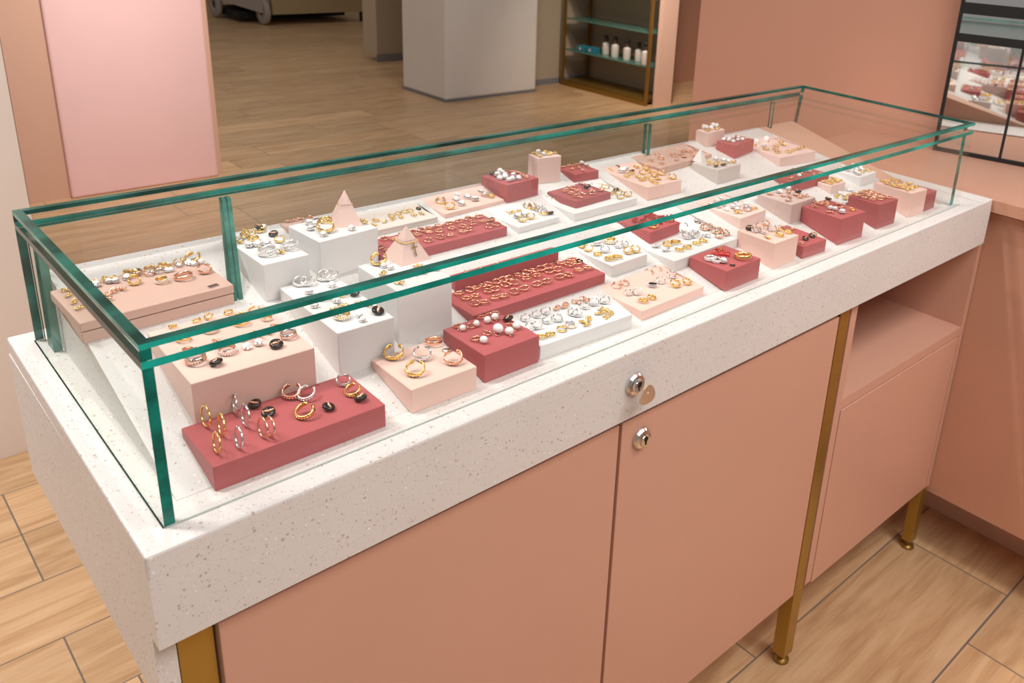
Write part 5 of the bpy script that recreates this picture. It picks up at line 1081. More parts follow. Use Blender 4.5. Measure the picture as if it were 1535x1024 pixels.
def lock(parent, x, y, z, off):
    bm = bmesh.new()
    lathe(bm, [(0, -.0075), (.0062, -.0075), (.0066, -.0068), (.0070, -.0052), (.0100, -.0044), (.0115, -.0022), (.0118, 0), (0, 0)], 32, 'Y')
    # keyhole
    h = [(-.0012, -.0045), (.0012, -.0045), (.0016, -.0005), (.0030, .0012), (.0026, .0040), (0, .0052), (-.0026, .0040), (-.0030, .0012), (-.0016, -.0005)]
    f = bm.faces.new([bm.verts.new((a, -.00765, b)) for a, b in h]); f.material_index = 1
    xf(bm, Matrix.Translation((x-off[0], y-off[1], z-off[2])) @ Matrix.Scale(1.36, 4))
    return link('lock', bm, [M['chrome'], M['keyhole']], parent, smooth=False)
lk = lock(apron, .592, -.0002+.0008, -.0485, (0, 0, -.1)); tag(lk, 'round chrome lock set in the stone apron')
key = empty('key', (.592, -.0095, -.0485)); tag(key, 'small champagne metal key sticking out of the chrome lock in the stone apron', 'key')
bm = bmesh.new(); box(bm, -.0012, -.010, -.0042, .0012, -.0011, .0010); link('shank', bm, M['chrome'], key)
bm = bmesh.new()
pts = []
for i in range(20):
    a = 2*PI*i/20; r = .0138*(1+.10*math.cos(3*(a-PI/2)))
    pts.append((r*math.cos(a), r*math.sin(a)))
fo = [bm.verts.new((p[0]+.0035, -.010, p[1]-.0085)) for p in pts]
ho = [bm.verts.new((.003*math.cos(2*PI*i/20)+.0035, -.010, .0022*math.sin(2*PI*i/20)-.0042)) for i in range(20)]
fs = []
for i in range(20):
    j = (i+1) % 20; fs.append(bm.faces.new((fo[i], fo[j], ho[j], ho[i])))
r_ = bmesh.ops.extrude_face_region(bm, geom=fs)
for v in [g for g in r_['geom'] if isinstance(g, bmesh.types.BMVert)]: v.co.y -= .0026
bmesh.ops.recalc_face_normals(bm, faces=bm.faces)
link('bow', bm, M['keyplate'], key)

# ------------------------------------------------------------------ display bed (gently rising)
SL, Z0 = .24474, -.01391
bedz = lambda y: max(0., SL*y+Z0)
bed = empty('display_bed', (.8, .25, 0)); tag(bed, 'pale speckled stone bed rising toward the back inside the glass case', 'display bed')
ya, yb = .0572, .445
def wedge(name, q, mat, lift=0.):
    """solid between the worktop and the sloping plane over the quad q (front-left, front-right, back-right, back-left)"""
    bm = bmesh.new(); hexa(bm, [(*p, .0002) for p in q], [(*p, max(.0004, SL*p[1]+Z0)+lift) for p in q])
    xf(bm, Matrix.Translation((-.8, -.25, 0))); return link(name, bm, mat, bed)
wedge('stone_top', [(.047, ya), (1.545, ya), (1.428, yb), (.047, yb)], M['stone_bed'])
wedge('tan_reflection', [(1.5455, ya+.0005), (1.5535, ya+.0005), (1.562, yb), (1.4285, yb)], M['tan'])  # tan wedge stands in for the reflection at the right end

# ------------------------------------------------------------------ base cabinet below
cab = empty('base_cabinet', (.6, .15, ZF)); tag(cab, 'pink two-door base cabinet on brass legs under the stone countertop', 'cabinet')
def part(name, c, mat, par, bevel=0., mats=None):
    bm = bmesh.new(); box(bm, *c, 0, bevel)
    w = par
    off = Vector((0, 0, 0))
    while w is not None: off += w.location; w = w.parent
    xf(bm, Matrix.Translation(-off))
    return link(name, bm, mat, par)
part('carcass', (.062, .0305, -.715, 1.125, .30, -.106), M['pink'], cab)
d1 = part('door', (.0555, .010, -.722, .5805, .030, -.1125), M['pink'], cab, .0012)
d2 = part('door', (.5865, .010, -.722, 1.1215, .030, -.1125), M['pink'], cab, .0012)
lk = lock(d2, .6243, .0096, -.149, (.6, .15, ZF)); tag(lk, 'round chrome lock with a dark keyhole on the right door')
def leg(par, x0, x1, y0, y1, zt):
    l = part('leg', (x0, y0, ZF+.022, x1, y1, zt), M['brass'], par, .0008)
    bm = bmesh.new(); cx, cy = (x0+x1)/2, (y0+y1)/2
    lathe(bm, [(0, ZF+.0225), (.004, ZF+.0225), (.004, ZF+.010), (.007, ZF+.008), (.0165, ZF+.005), (.017, ZF+.001), (.015, ZF+.0003), (0, ZF+.0003)], 24, 'Z', (cx, cy, 0))
    off = Vector((0, 0, 0)); w = par
    while w is not None: off += w.location; w = w.parent
    xf(bm, Matrix.Translation(-off))
    f = link('foot', bm, M['bronze'], l, smooth=True)
leg(cab, .021, .0535, .0195, .050, -.1002)
leg(cab, 1.1425, 1.1745, .0195, .0485, -.1002)

# open-shelf unit on the right
un = empty('shelf_cabinet', (1.45, .2, ZF)); tag(un, 'pink cabinet with open cubby above a drawer front on short brass legs', 'cabinet')
part('side_panel', (1.1765, .018, -.735, 1.1975, .40, -.1005), M['pink'], un)
part('side_panel', (1.6985, .018, -.745, 1.7165, .40, -.1005), M['pink'], un)
part('back_panel', (1.1976, .385, -.735, 1.6984, .40, -.1005), M['pink'], un)
part('shelf', (1.1976, .018, -.331, 1.6984, .3848, -.310), M['pink'], un)
part('drawer_front', (1.2010, .0175, -.742, 1.6955, .036, -.3345), M['pink'], un, .001)
part('bottom_panel', (1.1976, .037, -.735, 1.6984, .3848, -.72), M['pink'], un)
leg(un, 1.688, 1.716, .0205, .046, -.7455)

# return counter
ret = empty('return_counter', (1.9, -.2, ZF)); tag(ret, 'pink return counter with flat top standing against the coral wall', 'counter')
part('top_slab', (1.692, .3046, -.030, 2.0595, .52, -.004), M['pink_dark'], ret)
part('top_slab', (1.692, -1.6, -.030, 2.399, .3044, -.004), M['pink_dark'], ret)
part('side_panel', (1.7205, -1.59, -.765, 2.05, .50, -.040), M['pink_dark'], ret)
part('shade_gap', (1.732, -1.58, -.0398, 2.045, .50, -.0302), M['void'], ret)  # near-black strip painted as the shade in the gap below the top
part('toe_kick', (1.895, -1.58, ZF+.0005, 2.05, .50, -.7655), M['tan'], ret)

# black-framed mirror on the return counter (turned a little toward the case)
mi = empty('table_mirror', (2.0, .2965, -.0035), math.radians(11)); tag(mi, 'black-framed two-pane mirror standing on the pink return counter by the wall', 'mirror')
def mpart(name, c, mat):
    bm = bmesh.new(); box(bm, *c); return link(name, bm, mat, mi)
MY = -.158
mpart('glass', (.004, MY, .010, .012, -.0082, .80), M['mirror'])
mpart('glass', (.004, -.60, .010, .012, MY-.0062, .80), M['mirror'])
mpart('upright', (.0, -.008, .0001, .016, 0, .81), M['black'])
mpart('upright', (.0, MY-.006, .0001, .016, MY-.0002, .81), M['black'])
mpart('upright', (.0, -.61, .0001, .016, -.6002, .81), M['black'])
mpart('bottom_rail', (-.001, -.61, .0, .0165, 0.0005, .0095), M['black'])
mpart('reflected_bar', (.0005, -.60, .345, .0038, -.0082, .372), M['black'])  # black bars set over the panes stand in for reflected fixtures
mpart('reflected_bar', (.0005, MY, .278, .0038, -.0082, .298), M['black'])

# ------------------------------------------------------------------ glass case
gc = empty('glass_case', (.8, .24, 0)); tag(gc, 'long clear glass jewellery case with green polished edges on the stone countertop', 'display case')
OFFG = Matrix.Translation((-.8, -.24, 0))
H = .174
def pane(name, b4, t4, big, par=gc, em='edge'):
    """b4/t4 corners; big = indices of the two clear faces (0 bottom,1 top,2..5 sides)"""
    bm = bmesh.new()
    fs = hexa(bm, b4, t4, 1)
    for k in big: fs[k].material_index = 0
    xf(bm, OFFG)
    return link(name, bm, [M['pane'], M[em]], par)
T = .009
# corner points (outer) bottom / top
bFL, bFR, bBR, bBL = (.0262, .0262), (1.5805, .0315), (1.588, .4640), (.0270, .4660)
tFL, tFR, tBR, tBL = (.0282, .0360), (1.5725, .0300), (1.5950, .4520), (.0240, .4440)
zz = lambda p, z: (p[0], p[1], z)
def lerp(a, b, t): return (a[0]+(b[0]-a[0])*t, a[1]+(b[1]-a[1])*t)
def inset(p, dx, dy): return (p[0]+dx, p[1]+dy)
g = .0003
ZP0, ZP1 = .1512, .1580            # top pane lies between these heights, its edges showing all round
def walls(tag_, z0, z1, zref0, zref1):
    c0 = [lerp(a, b, z0/H) for a, b in zip((bFL, bFR, bBR, bBL), (tFL, tFR, tBR, tBL))]
    c1 = [lerp(a, b, z1/H) for a, b in zip((bFL, bFR, bBR, bBL), (tFL, tFR, tBR, tBL))]
    def P(name, f, big, em, top=None):
        bm = bmesh.new()
        fs = hexa(bm, [zz(p, z0) for p in f(*c0)], [zz(p, z1) for p in f(*c1)], 1)
        for k in big+(0, 1): fs[k].material_index = 0
        if top: fs[1].material_index = 2
        xf(bm, OFFG); link(name, bm, [M['pane_soft' if name.startswith('left') else 'pane'], M[em]]+([M[top]] if top else []), gc)
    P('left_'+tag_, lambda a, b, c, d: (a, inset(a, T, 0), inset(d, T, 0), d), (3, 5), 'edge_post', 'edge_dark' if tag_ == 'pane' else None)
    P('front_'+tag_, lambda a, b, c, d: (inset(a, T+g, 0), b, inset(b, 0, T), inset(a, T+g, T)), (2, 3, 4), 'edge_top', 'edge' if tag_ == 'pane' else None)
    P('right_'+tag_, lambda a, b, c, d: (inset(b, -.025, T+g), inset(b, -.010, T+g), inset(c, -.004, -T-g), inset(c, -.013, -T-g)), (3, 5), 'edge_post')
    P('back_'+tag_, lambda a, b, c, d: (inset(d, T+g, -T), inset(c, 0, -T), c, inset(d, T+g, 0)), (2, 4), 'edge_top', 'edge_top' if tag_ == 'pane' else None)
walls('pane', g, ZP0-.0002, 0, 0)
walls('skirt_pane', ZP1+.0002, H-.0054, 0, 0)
c0 = [lerp(a, b, ZP0/H) for a, b in zip((bFL, bFR, bBR, bBL), (tFL, tFR, tBR, tBL))]
c1 = [lerp(a, b, ZP1/H) for a, b in zip((bFL, bFR, bBR, bBL), (tFL, tFR, tBR, tBL))]
bm = bmesh.new()
fs = hexa(bm, [zz(p, ZP0) for p in c0], [zz(p, ZP1) for p in c1], 1)
fs[0].material_index = 0; fs[1].material_index = 0; fs[3].material_index = 0; fs[4].material_index = 1; fs[5].material_index = 2
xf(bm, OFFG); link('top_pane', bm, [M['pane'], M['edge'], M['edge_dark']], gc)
# polished rim round the top: one bar per side
def rim(a, b, w0, w1, mats, h=.0052):
    bm = bmesh.new()
    fs = hexa(bm, [zz(a, H+.0002), zz(b, H+.0002), zz(inset(b, *w1), H+.0002), zz(inset(a, *w0), H+.0002)],
              [zz(a, H+h), zz(b, H+h), zz(inset(b, *w1), H+h), zz(inset(a, *w0), H+h)], 0)
    fs[1].material_index = 1
    xf(bm, OFFG); link('top_rim', bm, mats, gc)
H -= .0054
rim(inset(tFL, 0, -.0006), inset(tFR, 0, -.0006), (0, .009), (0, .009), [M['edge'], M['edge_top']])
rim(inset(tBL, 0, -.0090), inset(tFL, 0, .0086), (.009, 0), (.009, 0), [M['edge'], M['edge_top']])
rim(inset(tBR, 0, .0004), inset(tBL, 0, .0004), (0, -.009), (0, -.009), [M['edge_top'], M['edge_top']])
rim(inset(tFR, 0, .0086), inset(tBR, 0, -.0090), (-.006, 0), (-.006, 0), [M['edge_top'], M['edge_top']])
# thin sealant bead along the foot of the front and left panes
bm = bmesh.new(); q0 = [inset(bFL, .001, -.0016), inset(bFR, 0, -.0016), inset(bFR, 0, -.0002), inset(bFL, .001, -.0002)]
hexa(bm, [zz(p, .0002) for p in q0], [zz(p, .0014) for p in q0]); xf(bm, OFFG); link('seal', bm, M['sealant'], gc)
bm = bmesh.new(); q0 = [inset(bFL, -.0016, 0), inset(bFL, -.0002, 0), inset(bBL, -.0002, 0), inset(bBL, -.0016, 0)]
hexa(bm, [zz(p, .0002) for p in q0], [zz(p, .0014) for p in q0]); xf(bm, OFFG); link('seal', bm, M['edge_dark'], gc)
# upright glass fins along the back
pane('glass_fin', [(.0362, .422, g), (.0455, .422, g), (.0455, .448, g), (.0362, .448, g)],
     [(.0362, .418, .1508), (.0455, .418, .1508), (.0455, .4345, .1508), (.0362, .4345, .1508)], (3, 5), em='finedge')
for dx in (0, .0068):
    pane('glass_fin', [(.2065+dx, .3075, bedz(.3075)+g), (.2115+dx, .3075, bedz(.3075)+g), (.2115+dx, .322, bedz(.322)+g), (.2065+dx, .322, bedz(.322)+g)],
         [(.247+dx, .424, .1508), (.252+dx, .424, .1508), (.252+dx, .4345, .1508), (.247+dx, .4345, .1508)], (3, 5), em='finedge')
pane('glass_fin', [(1.049, .425, bedz(.425)+g), (1.058, .425, bedz(.425)+g), (1.058, .4375, bedz(.4375)+g), (1.049, .4375, bedz(.4375)+g)],
     [(1.049, .425, .1508), (1.058, .425, .1508), (1.058, .4375, .1508), (1.049, .4375, .1508)], (3, 5), em='edge_post')
pane('glass_fin', [(1.4585, .431, bedz(.431)+g), (1.464, .431, bedz(.431)+g), (1.464, .439, bedz(.439)+g), (1.4585, .439, bedz(.439)+g)],
     [(1.4585, .431, .1508), (1.464, .431, .1508), (1.464, .439, .1508), (1.4585, .439, .1508)], (3, 5), em='edge_post')

# ------------------------------------------------------------------ display blocks on the bed
def block(name, mat, lab, x, y, a, w, d, z, zb):
    c, s = math.cos(a), math.sin(a)
    q = [(0, 0), (w, 0), (w, d), (0, d)]
    W = [(x+c*i-s*j, y+s*i+c*j) for i, j in q]
    base = zb if zb is not None else min(bedz(p[1]) for p in W)
    bot = [(i, j, (zb if zb is not None else bedz(p[1]))+.0004-base) for (i, j), p in zip(q, W)]
    top_ = [(i, j, z-base) for i, j in q]
    if name == 'pink_lidded':
        o = empty('lidded_box', (x, y, base), a)
        zl = (z-base)*.52
        bm = bmesh.new(); hexa(bm, bot, [(i, j, zl) for i, j in q], 0, .001); link('body', bm, M['b_'+mat], o)
        bm = bmesh.new(); e = .0006
        q2 = [(-e, -e), (w+e, -e), (w+e, d+e), (-e, d+e)]
        hexa(bm, [(i, j, zl+.0012) for i, j in q2], [(i, j, z-base) for i, j in q2], 0, .0012, False); link('lid', bm, M['b_'+mat], o)
        tag(o, lab, 'box')
        return o
    bm = bmesh.new(); hexa(bm, bot, top_, 0, .0011)
    o = link('display_block', bm, M['b_'+mat], None, (x, y, base))
    o.rotation_euler = (0, 0, a)
    tag(o, lab, 'display block')
    return o
for b in BLOCKS: block(*b)

# ring pyramids and their jewellery
def pyramid(name, cx, cy, z, side, h, rz, mat, lab, seam=True, parts=True):
    o = empty(name, (cx, cy, z+.0003), rz); r = side/2
    def frus(z0, z1, nm):
        k0, k1 = r*(1-z0/h), r*(1-z1/h)
        bm = bmesh.new()
        vb = [bm.verts.new((sx*k0, sy*k0, z0)) for sx, sy in ((-1, -1), (1, -1), (1, 1), (-1, 1))]
        bm.faces.new(vb[::-1])
        if k1 < 1e-5:
            ap_ = bm.verts.new((0, 0, z1))
            for i in range(4): bm.faces.new((vb[i], vb[(i+1) % 4], ap_))
        else:
            vt = [bm.verts.new((sx*k1, sy*k1, z1)) for sx, sy in ((-1, -1), (1, -1), (1, 1), (-1, 1))]
            bm.faces.new(vt)
            for i in range(4): bm.faces.new((vb[i], vb[(i+1) % 4], vt[(i+1) % 4], vt[i]))
        return link(nm, bm, mat, o)
    if parts:
        frus(0, h*.585, 'base'); frus(h*.6, h, 'tip')
    else: frus(0, h, 'body')
    tag(o, lab, 'pyramid stand')
    return o
pyramid('pyramid_stand', .3800, .3515, .1130, .0390, .0465, math.radians(-20), M['pyr'], 'pale pink two-part pyramid stand on the back white block')
pyramid('pyramid_stand', .4035, .2385, .0940, .0440, .0440, math.radians(0), M['pyr'], 'pale pink pyramid stand on the tallest white block wearing a cross necklace')
pyramid('pyramid_stand', 1.1224, .3535, .0860, .0200, .0255, math.radians(10), M['pyr_white'], 'tiny white pyramid stand on the grey block', parts=False)
def chain(name, cx, cy, z, half, rz, lab, cross=False, bead=.0011, n=11):
    """square loop of links hugging a pyramid"""
    o = empty(name, (cx, cy, z), rz)
    bm = bmesh.new()
    for k in range(4):
        c0 = [(-1, -1), (1, -1), (1, 1), (-1, 1)][k]; c1 = [(-1, -1), (1, -1), (1, 1), (-1, 1)][(k+1) % 4]
        for i in range(n):
            t = i/n; x_, y_ = (c0[0]+(c1[0]-c0[0])*t)*half, (c0[1]+(c1[1]-c0[1])*t)*half
            ball(bm, (x_, y_, -.0012*math.sin(PI*t)), bead*(1.25 if i % 2 else .9), 0, 1)
    link('chain', bm, M['g'], o, smooth=True)
    if cross:
        bm = bmesh.new()
        box(bm, -.0008, -.0006, -.017, .0008, .0006, 0, 0, .0003); box(bm, -.0042, -.0007, -.0062, .0042, .0007, -.0046, 0, .0003)
        xf(bm, Matrix.Translation((half*.15, -half-.0028, -.001)) @ Matrix.Rotation(math.radians(-24), 4, 'X'))
        link('cross_pendant', bm, M['g'], o)
    tag(o, lab, 'necklace' if cross else 'bracelet')
    return o
chain('necklace', .4035, .2385, .094+.0255, .0107, 0, 'gold chain necklace with a cross pendant around the pink pyramid', True)
chain('bracelet', .3800, .3515, .113+.0285, .0089, math.radians(-20), 'fine gold bracelet around the tip of the back pink pyramid', bead=.0007, n=5)

# ------------------------------------------------------------------ jewellery
def m_ring(mat):           # plain band lying flat
    bm = bmesh.new(); lathe(bm, rsec(.44, .11, .22), 28, closed=True)
    for k in range(7):
        a = k*.9; ball(bm, (.46*math.cos(a), .46*math.sin(a), .09), .062, 0, 1)
    xf(bm, Matrix.Rotation(math.radians(9), 4, 'X')); ground(bm)
    return [('band', bm, mat, True)]
def m_cuff(mat):           # open C lying tilted
    bm = bmesh.new(); lathe(bm, rsec(.44, .10, .27), 26, closed=True, a0=math.radians(120), a1=math.radians(420))
    for s_ in (120, 60): ball(bm, (.44*math.cos(math.radians(s_)), .44*math.sin(math.radians(s_)), 0), .105, 0, 1)
    for k in range(9):
        a = math.radians(200+k*17); ball(bm, (.50*math.cos(a), .50*math.sin(a), 0), .05, 0, 1)
    xf(bm, Matrix.Rotation(math.radians(24), 4, 'X')); ground(bm)
    return [('band', bm, mat, True)]
def m_hoop(mat):           # thin hoop standing on edge
    bm = bmesh.new(); lathe(bm, rsec(.455, .07, .10), 36, 'X', closed=True)
    for k in range(12):
        a = k*2*PI/12; ball(bm, (0, .47*math.cos(a), .47*math.sin(a)), .058, 0, 1)
    xf(bm, Matrix.Rotation(math.radians(7), 4, 'Y')); ground(bm)
    return [('band', bm, mat, True)]
def m_gem(mat):            # wide band set with stones
    bm = bmesh.new(); lathe(bm, rsec(.44, .09, .34), 30, closed=True)
    bm2 = bmesh.new()
    for k in range(22):
        a = k*2*PI/22
        for z_ in (-.08, .08): ball(bm2, (.485*math.cos(a+z_), .485*math.sin(a+z_), z_), .062, 0, 1)
    R_ = Matrix.Rotation(math.radians(8), 4, 'X')
    xf(bm, R_); xf(bm2, R_); z_ = min(v.co.z for v in bm.verts)
    for q_ in (bm, bm2):
        for v in q_.verts: v.co.z -= z_
    return [('band', bm, mat, True), ('stones', bm2, M['crystal'] if mat is not M['s'] else M['r'], False)]
def m_black(mat):          # chunky black ring with a little gold motif
    bm = bmesh.new(); lathe(bm, [(.33+.165*math.cos(2*PI*i/10), .165*math.sin(2*PI*i/10)*1.0) for i in range(10)], 26, closed=True)
    bm2 = bmesh.new()
    for p_, r_ in (((0, 0, .10), .15), ((.17, .05, .15), .12), ((-.16, -.06, .15), .12), ((.32, .12, .17), .085), ((-.32, -.12, .17), .085)): ball(bm2, p_, r_, 0, 1)
    R_ = Matrix.Rotation(math.radians(18), 4, 'X')
    xf(bm, R_); xf(bm2, R_); z_ = min(v.co.z for v in bm.verts)
    for q_ in (bm, bm2):
        for v in q_.verts: v.co.z -= z_
    return [('ring', bm, M['k'], True), ('motif', bm2, M['r'], True)]
def m_pearl(mat):
    bm = bmesh.new(); lathe(bm, rsec(.26, .06, .09), 20, 'X', closed=True); xf(bm, Matrix.Translation((-.20, .36, .31)) @ Matrix.Rotation(math.radians(55), 4, 'Y'))
    bm2 = bmesh.new(); ball(bm2, (0, 0, .44), .46, 0, 3, (1, .92, .94)); 
    ground(bm)
    z_ = min(v.co.z for v in bm2.verts)
    for v in bm2.verts: v.co.z -= z_
    return [('hoop', bm, M['r'], True), ('pearl', bm2, M['pearl'], True)]
def m_stud(mat):
    bm = bmesh.new()
    for k in range(6):
        a = k*PI/3; ball(bm, (.30*math.cos(a), .30*math.sin(a), .16), .17, 0, 1)
    lathe(bm, [(.20, 0), (.34, .02), (.36, .10), (.22, .12)], 14)
    bm2 = bmesh.new()
    pr = [(0, .52), (.22, .52), (.36, .36), (.30, .24), (.05, .08), (0, .08)]
    lathe(bm2, pr, 8)
    xf(bm, Matrix.Rotation(math.radians(10), 4, 'X')); xf(bm2, Matrix.Rotation(math.radians(10), 4, 'X'))
    z_ = min(v.co.z for v in bm.verts)
    for q_ in (bm, bm2):
        for v in q_.verts: v.co.z -= z_
    return [('setting', bm, mat, False), ('crystal', bm2, M['crystal'], False)]
def m_charm(mat):          # two small loops joined by a bead
    bm = bmesh.new()
    for sx, t in ((-1, 25), (1, -18)):
        b2 = bmesh.new(); lathe(b2, rsec(.20, .085, .12), 16, closed=True)
        xf(b2, Matrix.Translation((sx*.24, .04*sx, 0)) @ Matrix.Rotation(math.radians(t), 4, 'Y') @ Matrix.Rotation(math.radians(20), 4, 'X'))
        me_ = bpy.data.meshes.new('tmp'); b2.to_mesh(me_); b2.free(); bm.from_mesh(me_); bpy.data.meshes.remove(me_)
    ball(bm, (0, 0, .06), .15, 0, 2); ball(bm, (.30, -.22, -.02), .10, 0, 1); ball(bm, (-.33, .24, .0), .09, 0, 1)
    ground(bm)
    return [('body', bm, mat, True)]
def m_heart(mat):
    bm = bmesh.new(); n = 28; ptsh = []
    for i in range(n):
        t = 2*PI*i/n
        ptsh.append((16*math.sin(t)**3/34, (13*math.cos(t)-5*math.cos(2*t)-2*math.cos(3*t)-math.cos(4*t))/34))
    lo = [bm.verts.new((x_, y_, .0)) for x_, y_ in ptsh]; mi_ = [bm.verts.new((x_*1.06, y_*1.06, .09)) for x_, y_ in ptsh]; hi = [bm.verts.new((x_*.72, y_*.72, .19)) for x_, y_ in ptsh]
    bm.faces.new(lo); bm.faces.new(hi[::-1])
    for i in range(n):
        j = (i+1) % n; bm.faces.new((lo[i], lo[j], mi_[j], mi_[i])); bm.faces.new((mi_[i], mi_[j], hi[j], hi[i]))
    bmesh.ops.recalc_face_normals(bm, faces=bm.faces)
    bm2 = bmesh.new(); lathe(bm2, rsec(.12, .05, .06), 14, 'X', closed=True); xf(bm2, Matrix.Translation((0, .46, .15)))
    return [('heart', bm, mat, True), ('bail', bm2, M['s'] if mat is not M['red'] else M['g'], True)]
BUILD = {'S': (m_hoop, 'hoop_earring', 'earring'), 'C': (m_cuff, 'cuff_ring', 'ring'), 'R': (m_ring, 'band_ring', 'ring'), 'G': (m_gem, 'gemstone_ring', 'ring'),
         'K': (m_black, 'enamel_ring', 'ring'), 'P': (m_pearl, 'pearl_earring', 'earring'), 'T': (m_stud, 'crystal_stud', 'earring'), 'B': (m_charm, 'charm', 'charm'), 'H': (m_heart, 'heart_charm', 'charm')}
PLUR = {'S': 'standing hoops', 'C': 'open cuff rings', 'R': 'band rings', 'G': 'gem-set rings', 'K': 'black rings', 'P': 'pearl earrings', 'T': 'crystal studs', 'B': 'small charms', 'H': 'heart charms'}
proto = {}
def make_item(t, m):
    parts = BUILD[t][0](M[m])
    if len(parts) == 1:
        nm, bm, mat, sm = parts[0]
        return link(BUILD[t][1], bm, mat, None, smooth=sm)
    r = empty(BUILD[t][1])
    for nm, bm, mat, sm in parts: link(nm, bm, mat, r, smooth=sm)
    return r
def copy_tree(o):
    c = o.copy(); COL.objects.link(c)
    for ch in o.children:
        d = ch.copy(); COL.objects.link(d); d.parent = c
    return c
bpy.context.view_layer.update()
for (t, m, x, y, z, D, lab, where) in ITEMS:
    if (t, m) not in proto: o = proto[(t, m)] = make_item(t, m)
    else: o = copy_tree(proto[(t, m)])
    o.location = (x, y, z+.0002)
    if t == 'S': rz = math.radians(-6+rnd.uniform(-9, 9))
    elif t == 'C': rz = math.radians(-35+rnd.uniform(-40, 40))
    elif t == 'H': rz = math.radians(-40+rnd.uniform(-30, 30))
    else: rz = rnd.uniform(-PI, PI)
    o.rotation_euler = (0, 0, rz)
    k = D*(1.04 if t != 'B' else 1.12)
    o.scale = (k, k, k)
    tag(o, lab, BUILD[t][2], PLUR[t]+' on '+where)
# silver tag on the lidded box
bm = bmesh.new(); box(bm, -.006, -.0032, 0, .006, .0032, .0009, 0, .0003)
o = link('metal_tag', bm, M['s'], None, (.187, .313, .0851)); o.rotation_euler = (0, 0, .15)
tag(o, 'small silver oblong tag on the front right corner of the pink lidded box', 'tag')

# ------------------------------------------------------------------ behind the counter
# brass shelf unit with bottles
rk = empty('display_rack', (5.05, 4.5, ZF)); tag(rk, 'brass display rack with green glass shelves beside the beige wall', 'display rack')
X0, X1, Y0, Y1 = 4.99, 5.29, 4.06, 5.08
for (px, py) in ((X0, Y0), (X0, Y1), (X1, Y0), (X1, Y1)):
    part('post', (px-.011, py-.011, ZF+.0005, px+.011, py+.011, 1.2), M['bronze'], rk)
part('base_tray', (X0+.012, Y0+.012, ZF+.02, X1-.012, Y1-.012, ZF+.05), M['bronze'], rk)
part('bottom_rail', (X0-.011, Y0+.0115, ZF+.001, X0+.011, Y1-.0115, ZF+.035), M['bronze'], rk)
for zs in (-.612, -.345, -.07): part('shelf', (X0+.012, Y0+.012, zs-.012, X1-.012, Y1-.012, zs), M['shelfglass'], rk)
def make_bottle():
    o = empty('bottle', (0, 0, 0))
    bm = bmesh.new(); lathe(bm, [(0, 0), (.030, 0), (.032, .004), (.032, .085), (.030, .092), (.014, .098), (.014, .104), (0, .104)], 20); link('body', bm, M['bottle'], o, smooth=True)
    bm = bmesh.new(); lathe(bm, [(0, .1045), (.017, .1045), (.019, .110), (.019, .148), (.015, .155), (0, .155)], 18); link('cap', bm, M['cap'], o, smooth=True)
    bm = bmesh.new(); lathe(bm, [(.0195, .112), (.0202, .112), (.0202, .124), (.0195, .124)], 18, closed=True); link('band', bm, M['bottlelabel'], o)
    return o
proto_b = None
for i, (bx, by, s_) in enumerate(((5.10, 4.665, .98), (5.07, 4.525, 1.03), (5.06, 4.375, 1.0), (5.10, 4.28, .95), (5.03, 4.135, 1.08))):
    o = make_bottle() if proto_b is None else copy_tree(proto_b)
    proto_b = proto_b or o
    o.location = (bx, by, -.6118); o.scale = (s_, s_, s_*1.08)
    tag(o, f"{['first','second','third','fourth','fifth'][i]} white dropper bottle from the left on the glass shelf", 'bottle', 'dropper bottles on the brass rack')
for i, (bx, by) in enumerate(((5.06, 4.90), (5.07, 4.79))):
    bm = bmesh.new(); box(bm, -.04, -.045, 0, .04, .045, .045, 0, .003); box(bm, -.0405, -.012, .012, -.0402, .012, .034, 1)
    o = link('carton', bm, [M['teal'], M['bottle']], None, (bx, by, -.6118))
    tag(o, ('left' if i == 0 else 'right')+' one of two small teal cartons on the rack shelf', 'box', 'teal cartons on the brass rack')
# kiosk cart far behind
kc = empty('kiosk_cart', (4.6, 9.6, ZF)); tag(kc, 'cream and grey kiosk cart on black wheels standing far behind', 'cart')
part('body_panel', (4.30, 9.40, -.805, 5.50, 10.6, .4), M['cartcream'], kc)
bm = bmesh.new(); hexa(bm, [(3.95, 10.0, -.70), (4.20, 9.44, -.79), (4.29, 9.44, -.79), (4.29, 10.6, -.70)], [(3.95, 10.0, .4), (4.20, 9.44, .4), (4.29, 9.44, .4), (4.29, 10.6, .4)]); xf(bm, Matrix.Translation((-4.6, -9.6, -ZF))); link('end_panel', bm, M['cartgrey'], kc)
part('under_shadow', (4.05, 9.75, ZF+.04, 5.40, 10.5, -.8055), M['void'], kc)  # near-black block stands in for the shadow beneath the cart
for wx, wy in ((4.235, 9.50), (4.0, 10.3)):
    bm = bmesh.new(); lathe(bm, [(.05, -.03), (.14, -.03), (.155, -.015), (.155, .015), (.14, .03), (.05, .03)], 28, 'X', (wx, wy, ZF+.1555), closed=True)
    lathe(bm, [(0, -.02), (.05, -.02), (.05, .02), (0, .02)], 20, 'X', (wx, wy, ZF+.1555), 1)
    xf(bm, Matrix.Translation((-4.6, -9.6, -ZF))); link('wheel', bm, [M['cartgrey'], M['black']], kc, smooth=True)
part('leg', (5.44, 9.42, ZF+.001, 5.47, 9.45, -.806), M['black'], kc)

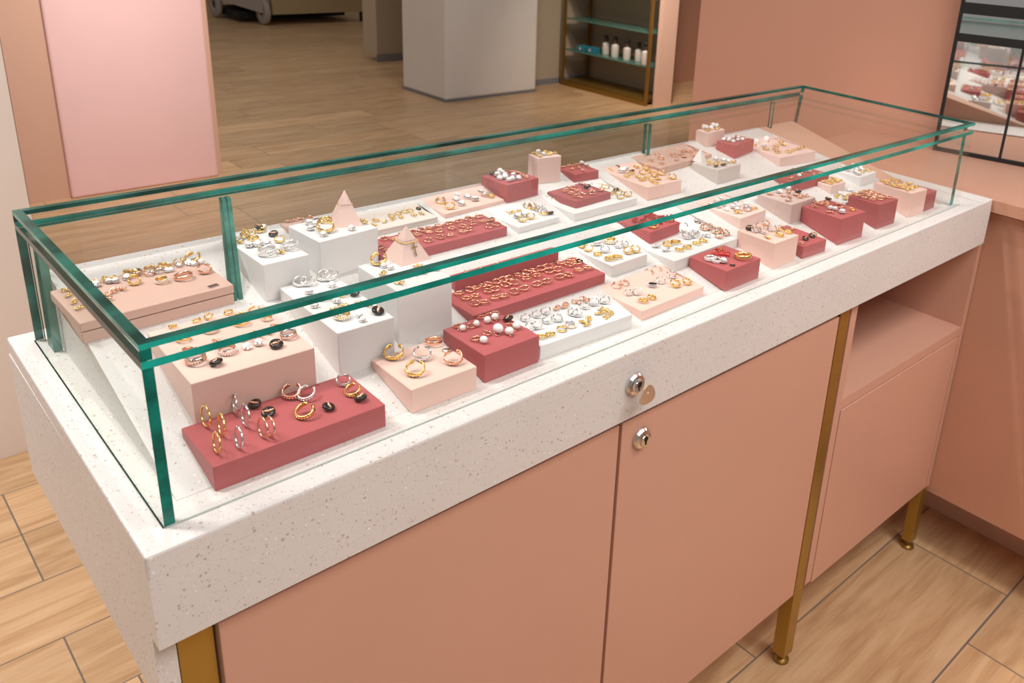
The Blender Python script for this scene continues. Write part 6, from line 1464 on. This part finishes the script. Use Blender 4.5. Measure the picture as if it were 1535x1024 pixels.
# ------------------------------------------------------------------ light
w = bpy.data.worlds.new('World'); sc.world = w; w.use_nodes = True
bg = w.node_tree.nodes['Background']; bg.inputs[0].default_value = (1., .955, .92, 1); bg.inputs[1].default_value = .27
WH = (1, .965, .935)
def area(name, loc, target, size, power, col=(1, .9, .8), sy=None, spread=None):
    L = bpy.data.lights.new(name, 'AREA'); L.energy = power; L.color = col
    L.shape = 'RECTANGLE' if sy else 'DISK'; L.size = size
    if sy: L.size_y = sy
    if spread: L.spread = spread
    o = bpy.data.objects.new(name, L); COL.objects.link(o); o.location = loc
    o.rotation_euler = (Vector(target)-Vector(loc)).to_track_quat('-Z', 'Y').to_euler()
    return o
def spot(name, loc, target, power, ang=60, rad=.018, col=(1, .955, .91), blend=.6):
    L = bpy.data.lights.new(name, 'SPOT'); L.energy = power; L.color = col; L.spot_size = math.radians(ang); L.spot_blend = blend; L.shadow_soft_size = rad
    o = bpy.data.objects.new(name, L); COL.objects.link(o); o.location = loc
    o.rotation_euler = (Vector(target)-Vector(loc)).to_track_quat('-Z', 'Y').to_euler()
    return o
for i, (x, y, tx, p_) in enumerate(((-.28, .46, .33, 27), (.25, .50, .75, 35), (.95, .50, 1.25, 35))):
    spot('ceiling_spot', (x, y, 1.75), (tx, .20, 0), p_, 62)
area('fill_panel', (.7, -1.3, 1.8), (.6, .1, -.45), 2.6, 46, WH, sy=.9)  # unseen camera-side fill, added to brighten the door fronts
area('fill_panel', (-.75, 1.15, 1.95), (-.45, 1.35, -.9), .6, 27, WH, spread=math.radians(120))  # unseen fill added for the left floor and white wall
area('floor_light', (1.3, -1.0, 1.6), (1.45, -.3, -.93), .4, 2.2, WH, spread=math.radians(70))
area('rear_light', (1.2, 2.3, 1.5), (1.1, 4.0, -.15), .5, 10.5, WH, spread=math.radians(75))
area('mall_light', (3.0, 3.4, 2.0), (3.9, 5.2, -.3), .5, 14, WH)
area('mall_light', (2.2, 7.0, 2.3), (2.2, 7.0, -.9), .3, 13, (1, .88, .72))
area('mall_light', (4.2, 3.2, 1.2), (5.2, 4.2, -.6), .3, 7, (1, .85, .7), spread=math.radians(70))

# ------------------------------------------------------------------ camera
cam = bpy.data.cameras.new('camera'); co = bpy.data.objects.new('camera', cam); COL.objects.link(co)
cam.sensor_width = 36; cam.sensor_fit = 'HORIZONTAL'; cam.lens = 1302.24/1535*36
cam.shift_x = -130.01/1535; cam.shift_y = -165.88/1535
yaw, pit, rol = -.78202342, 1.2198123, .05926949
R3 = Matrix.Rotation(yaw, 3, 'Z') @ Matrix.Rotation(pit, 3, 'X') @ Matrix.Rotation(rol, 3, 'Z')
mw = R3.to_4x4(); mw.translation = (-.14935276, -.66389278, .52348297)
co.matrix_world = mw
cam.clip_start = .01; cam.clip_end = 100
cam.dof.use_dof = True; cam.dof.focus_distance = 1.1; cam.dof.aperture_fstop = 11
sc.camera = co
sc.view_settings.view_transform = 'Standard'; sc.view_settings.look = 'None'
sc.view_settings.exposure = 0.; sc.view_settings.gamma = 1.
sc.cycles.max_bounces = 10; sc.cycles.transparent_max_bounces = 40; sc.cycles.diffuse_bounces = 4; sc.cycles.glossy_bounces = 5
sc.cycles.use_denoising = True; sc.cycles.sample_clamp_indirect = 8
sc.cycles.caustics_reflective = False; sc.cycles.caustics_refractive = False
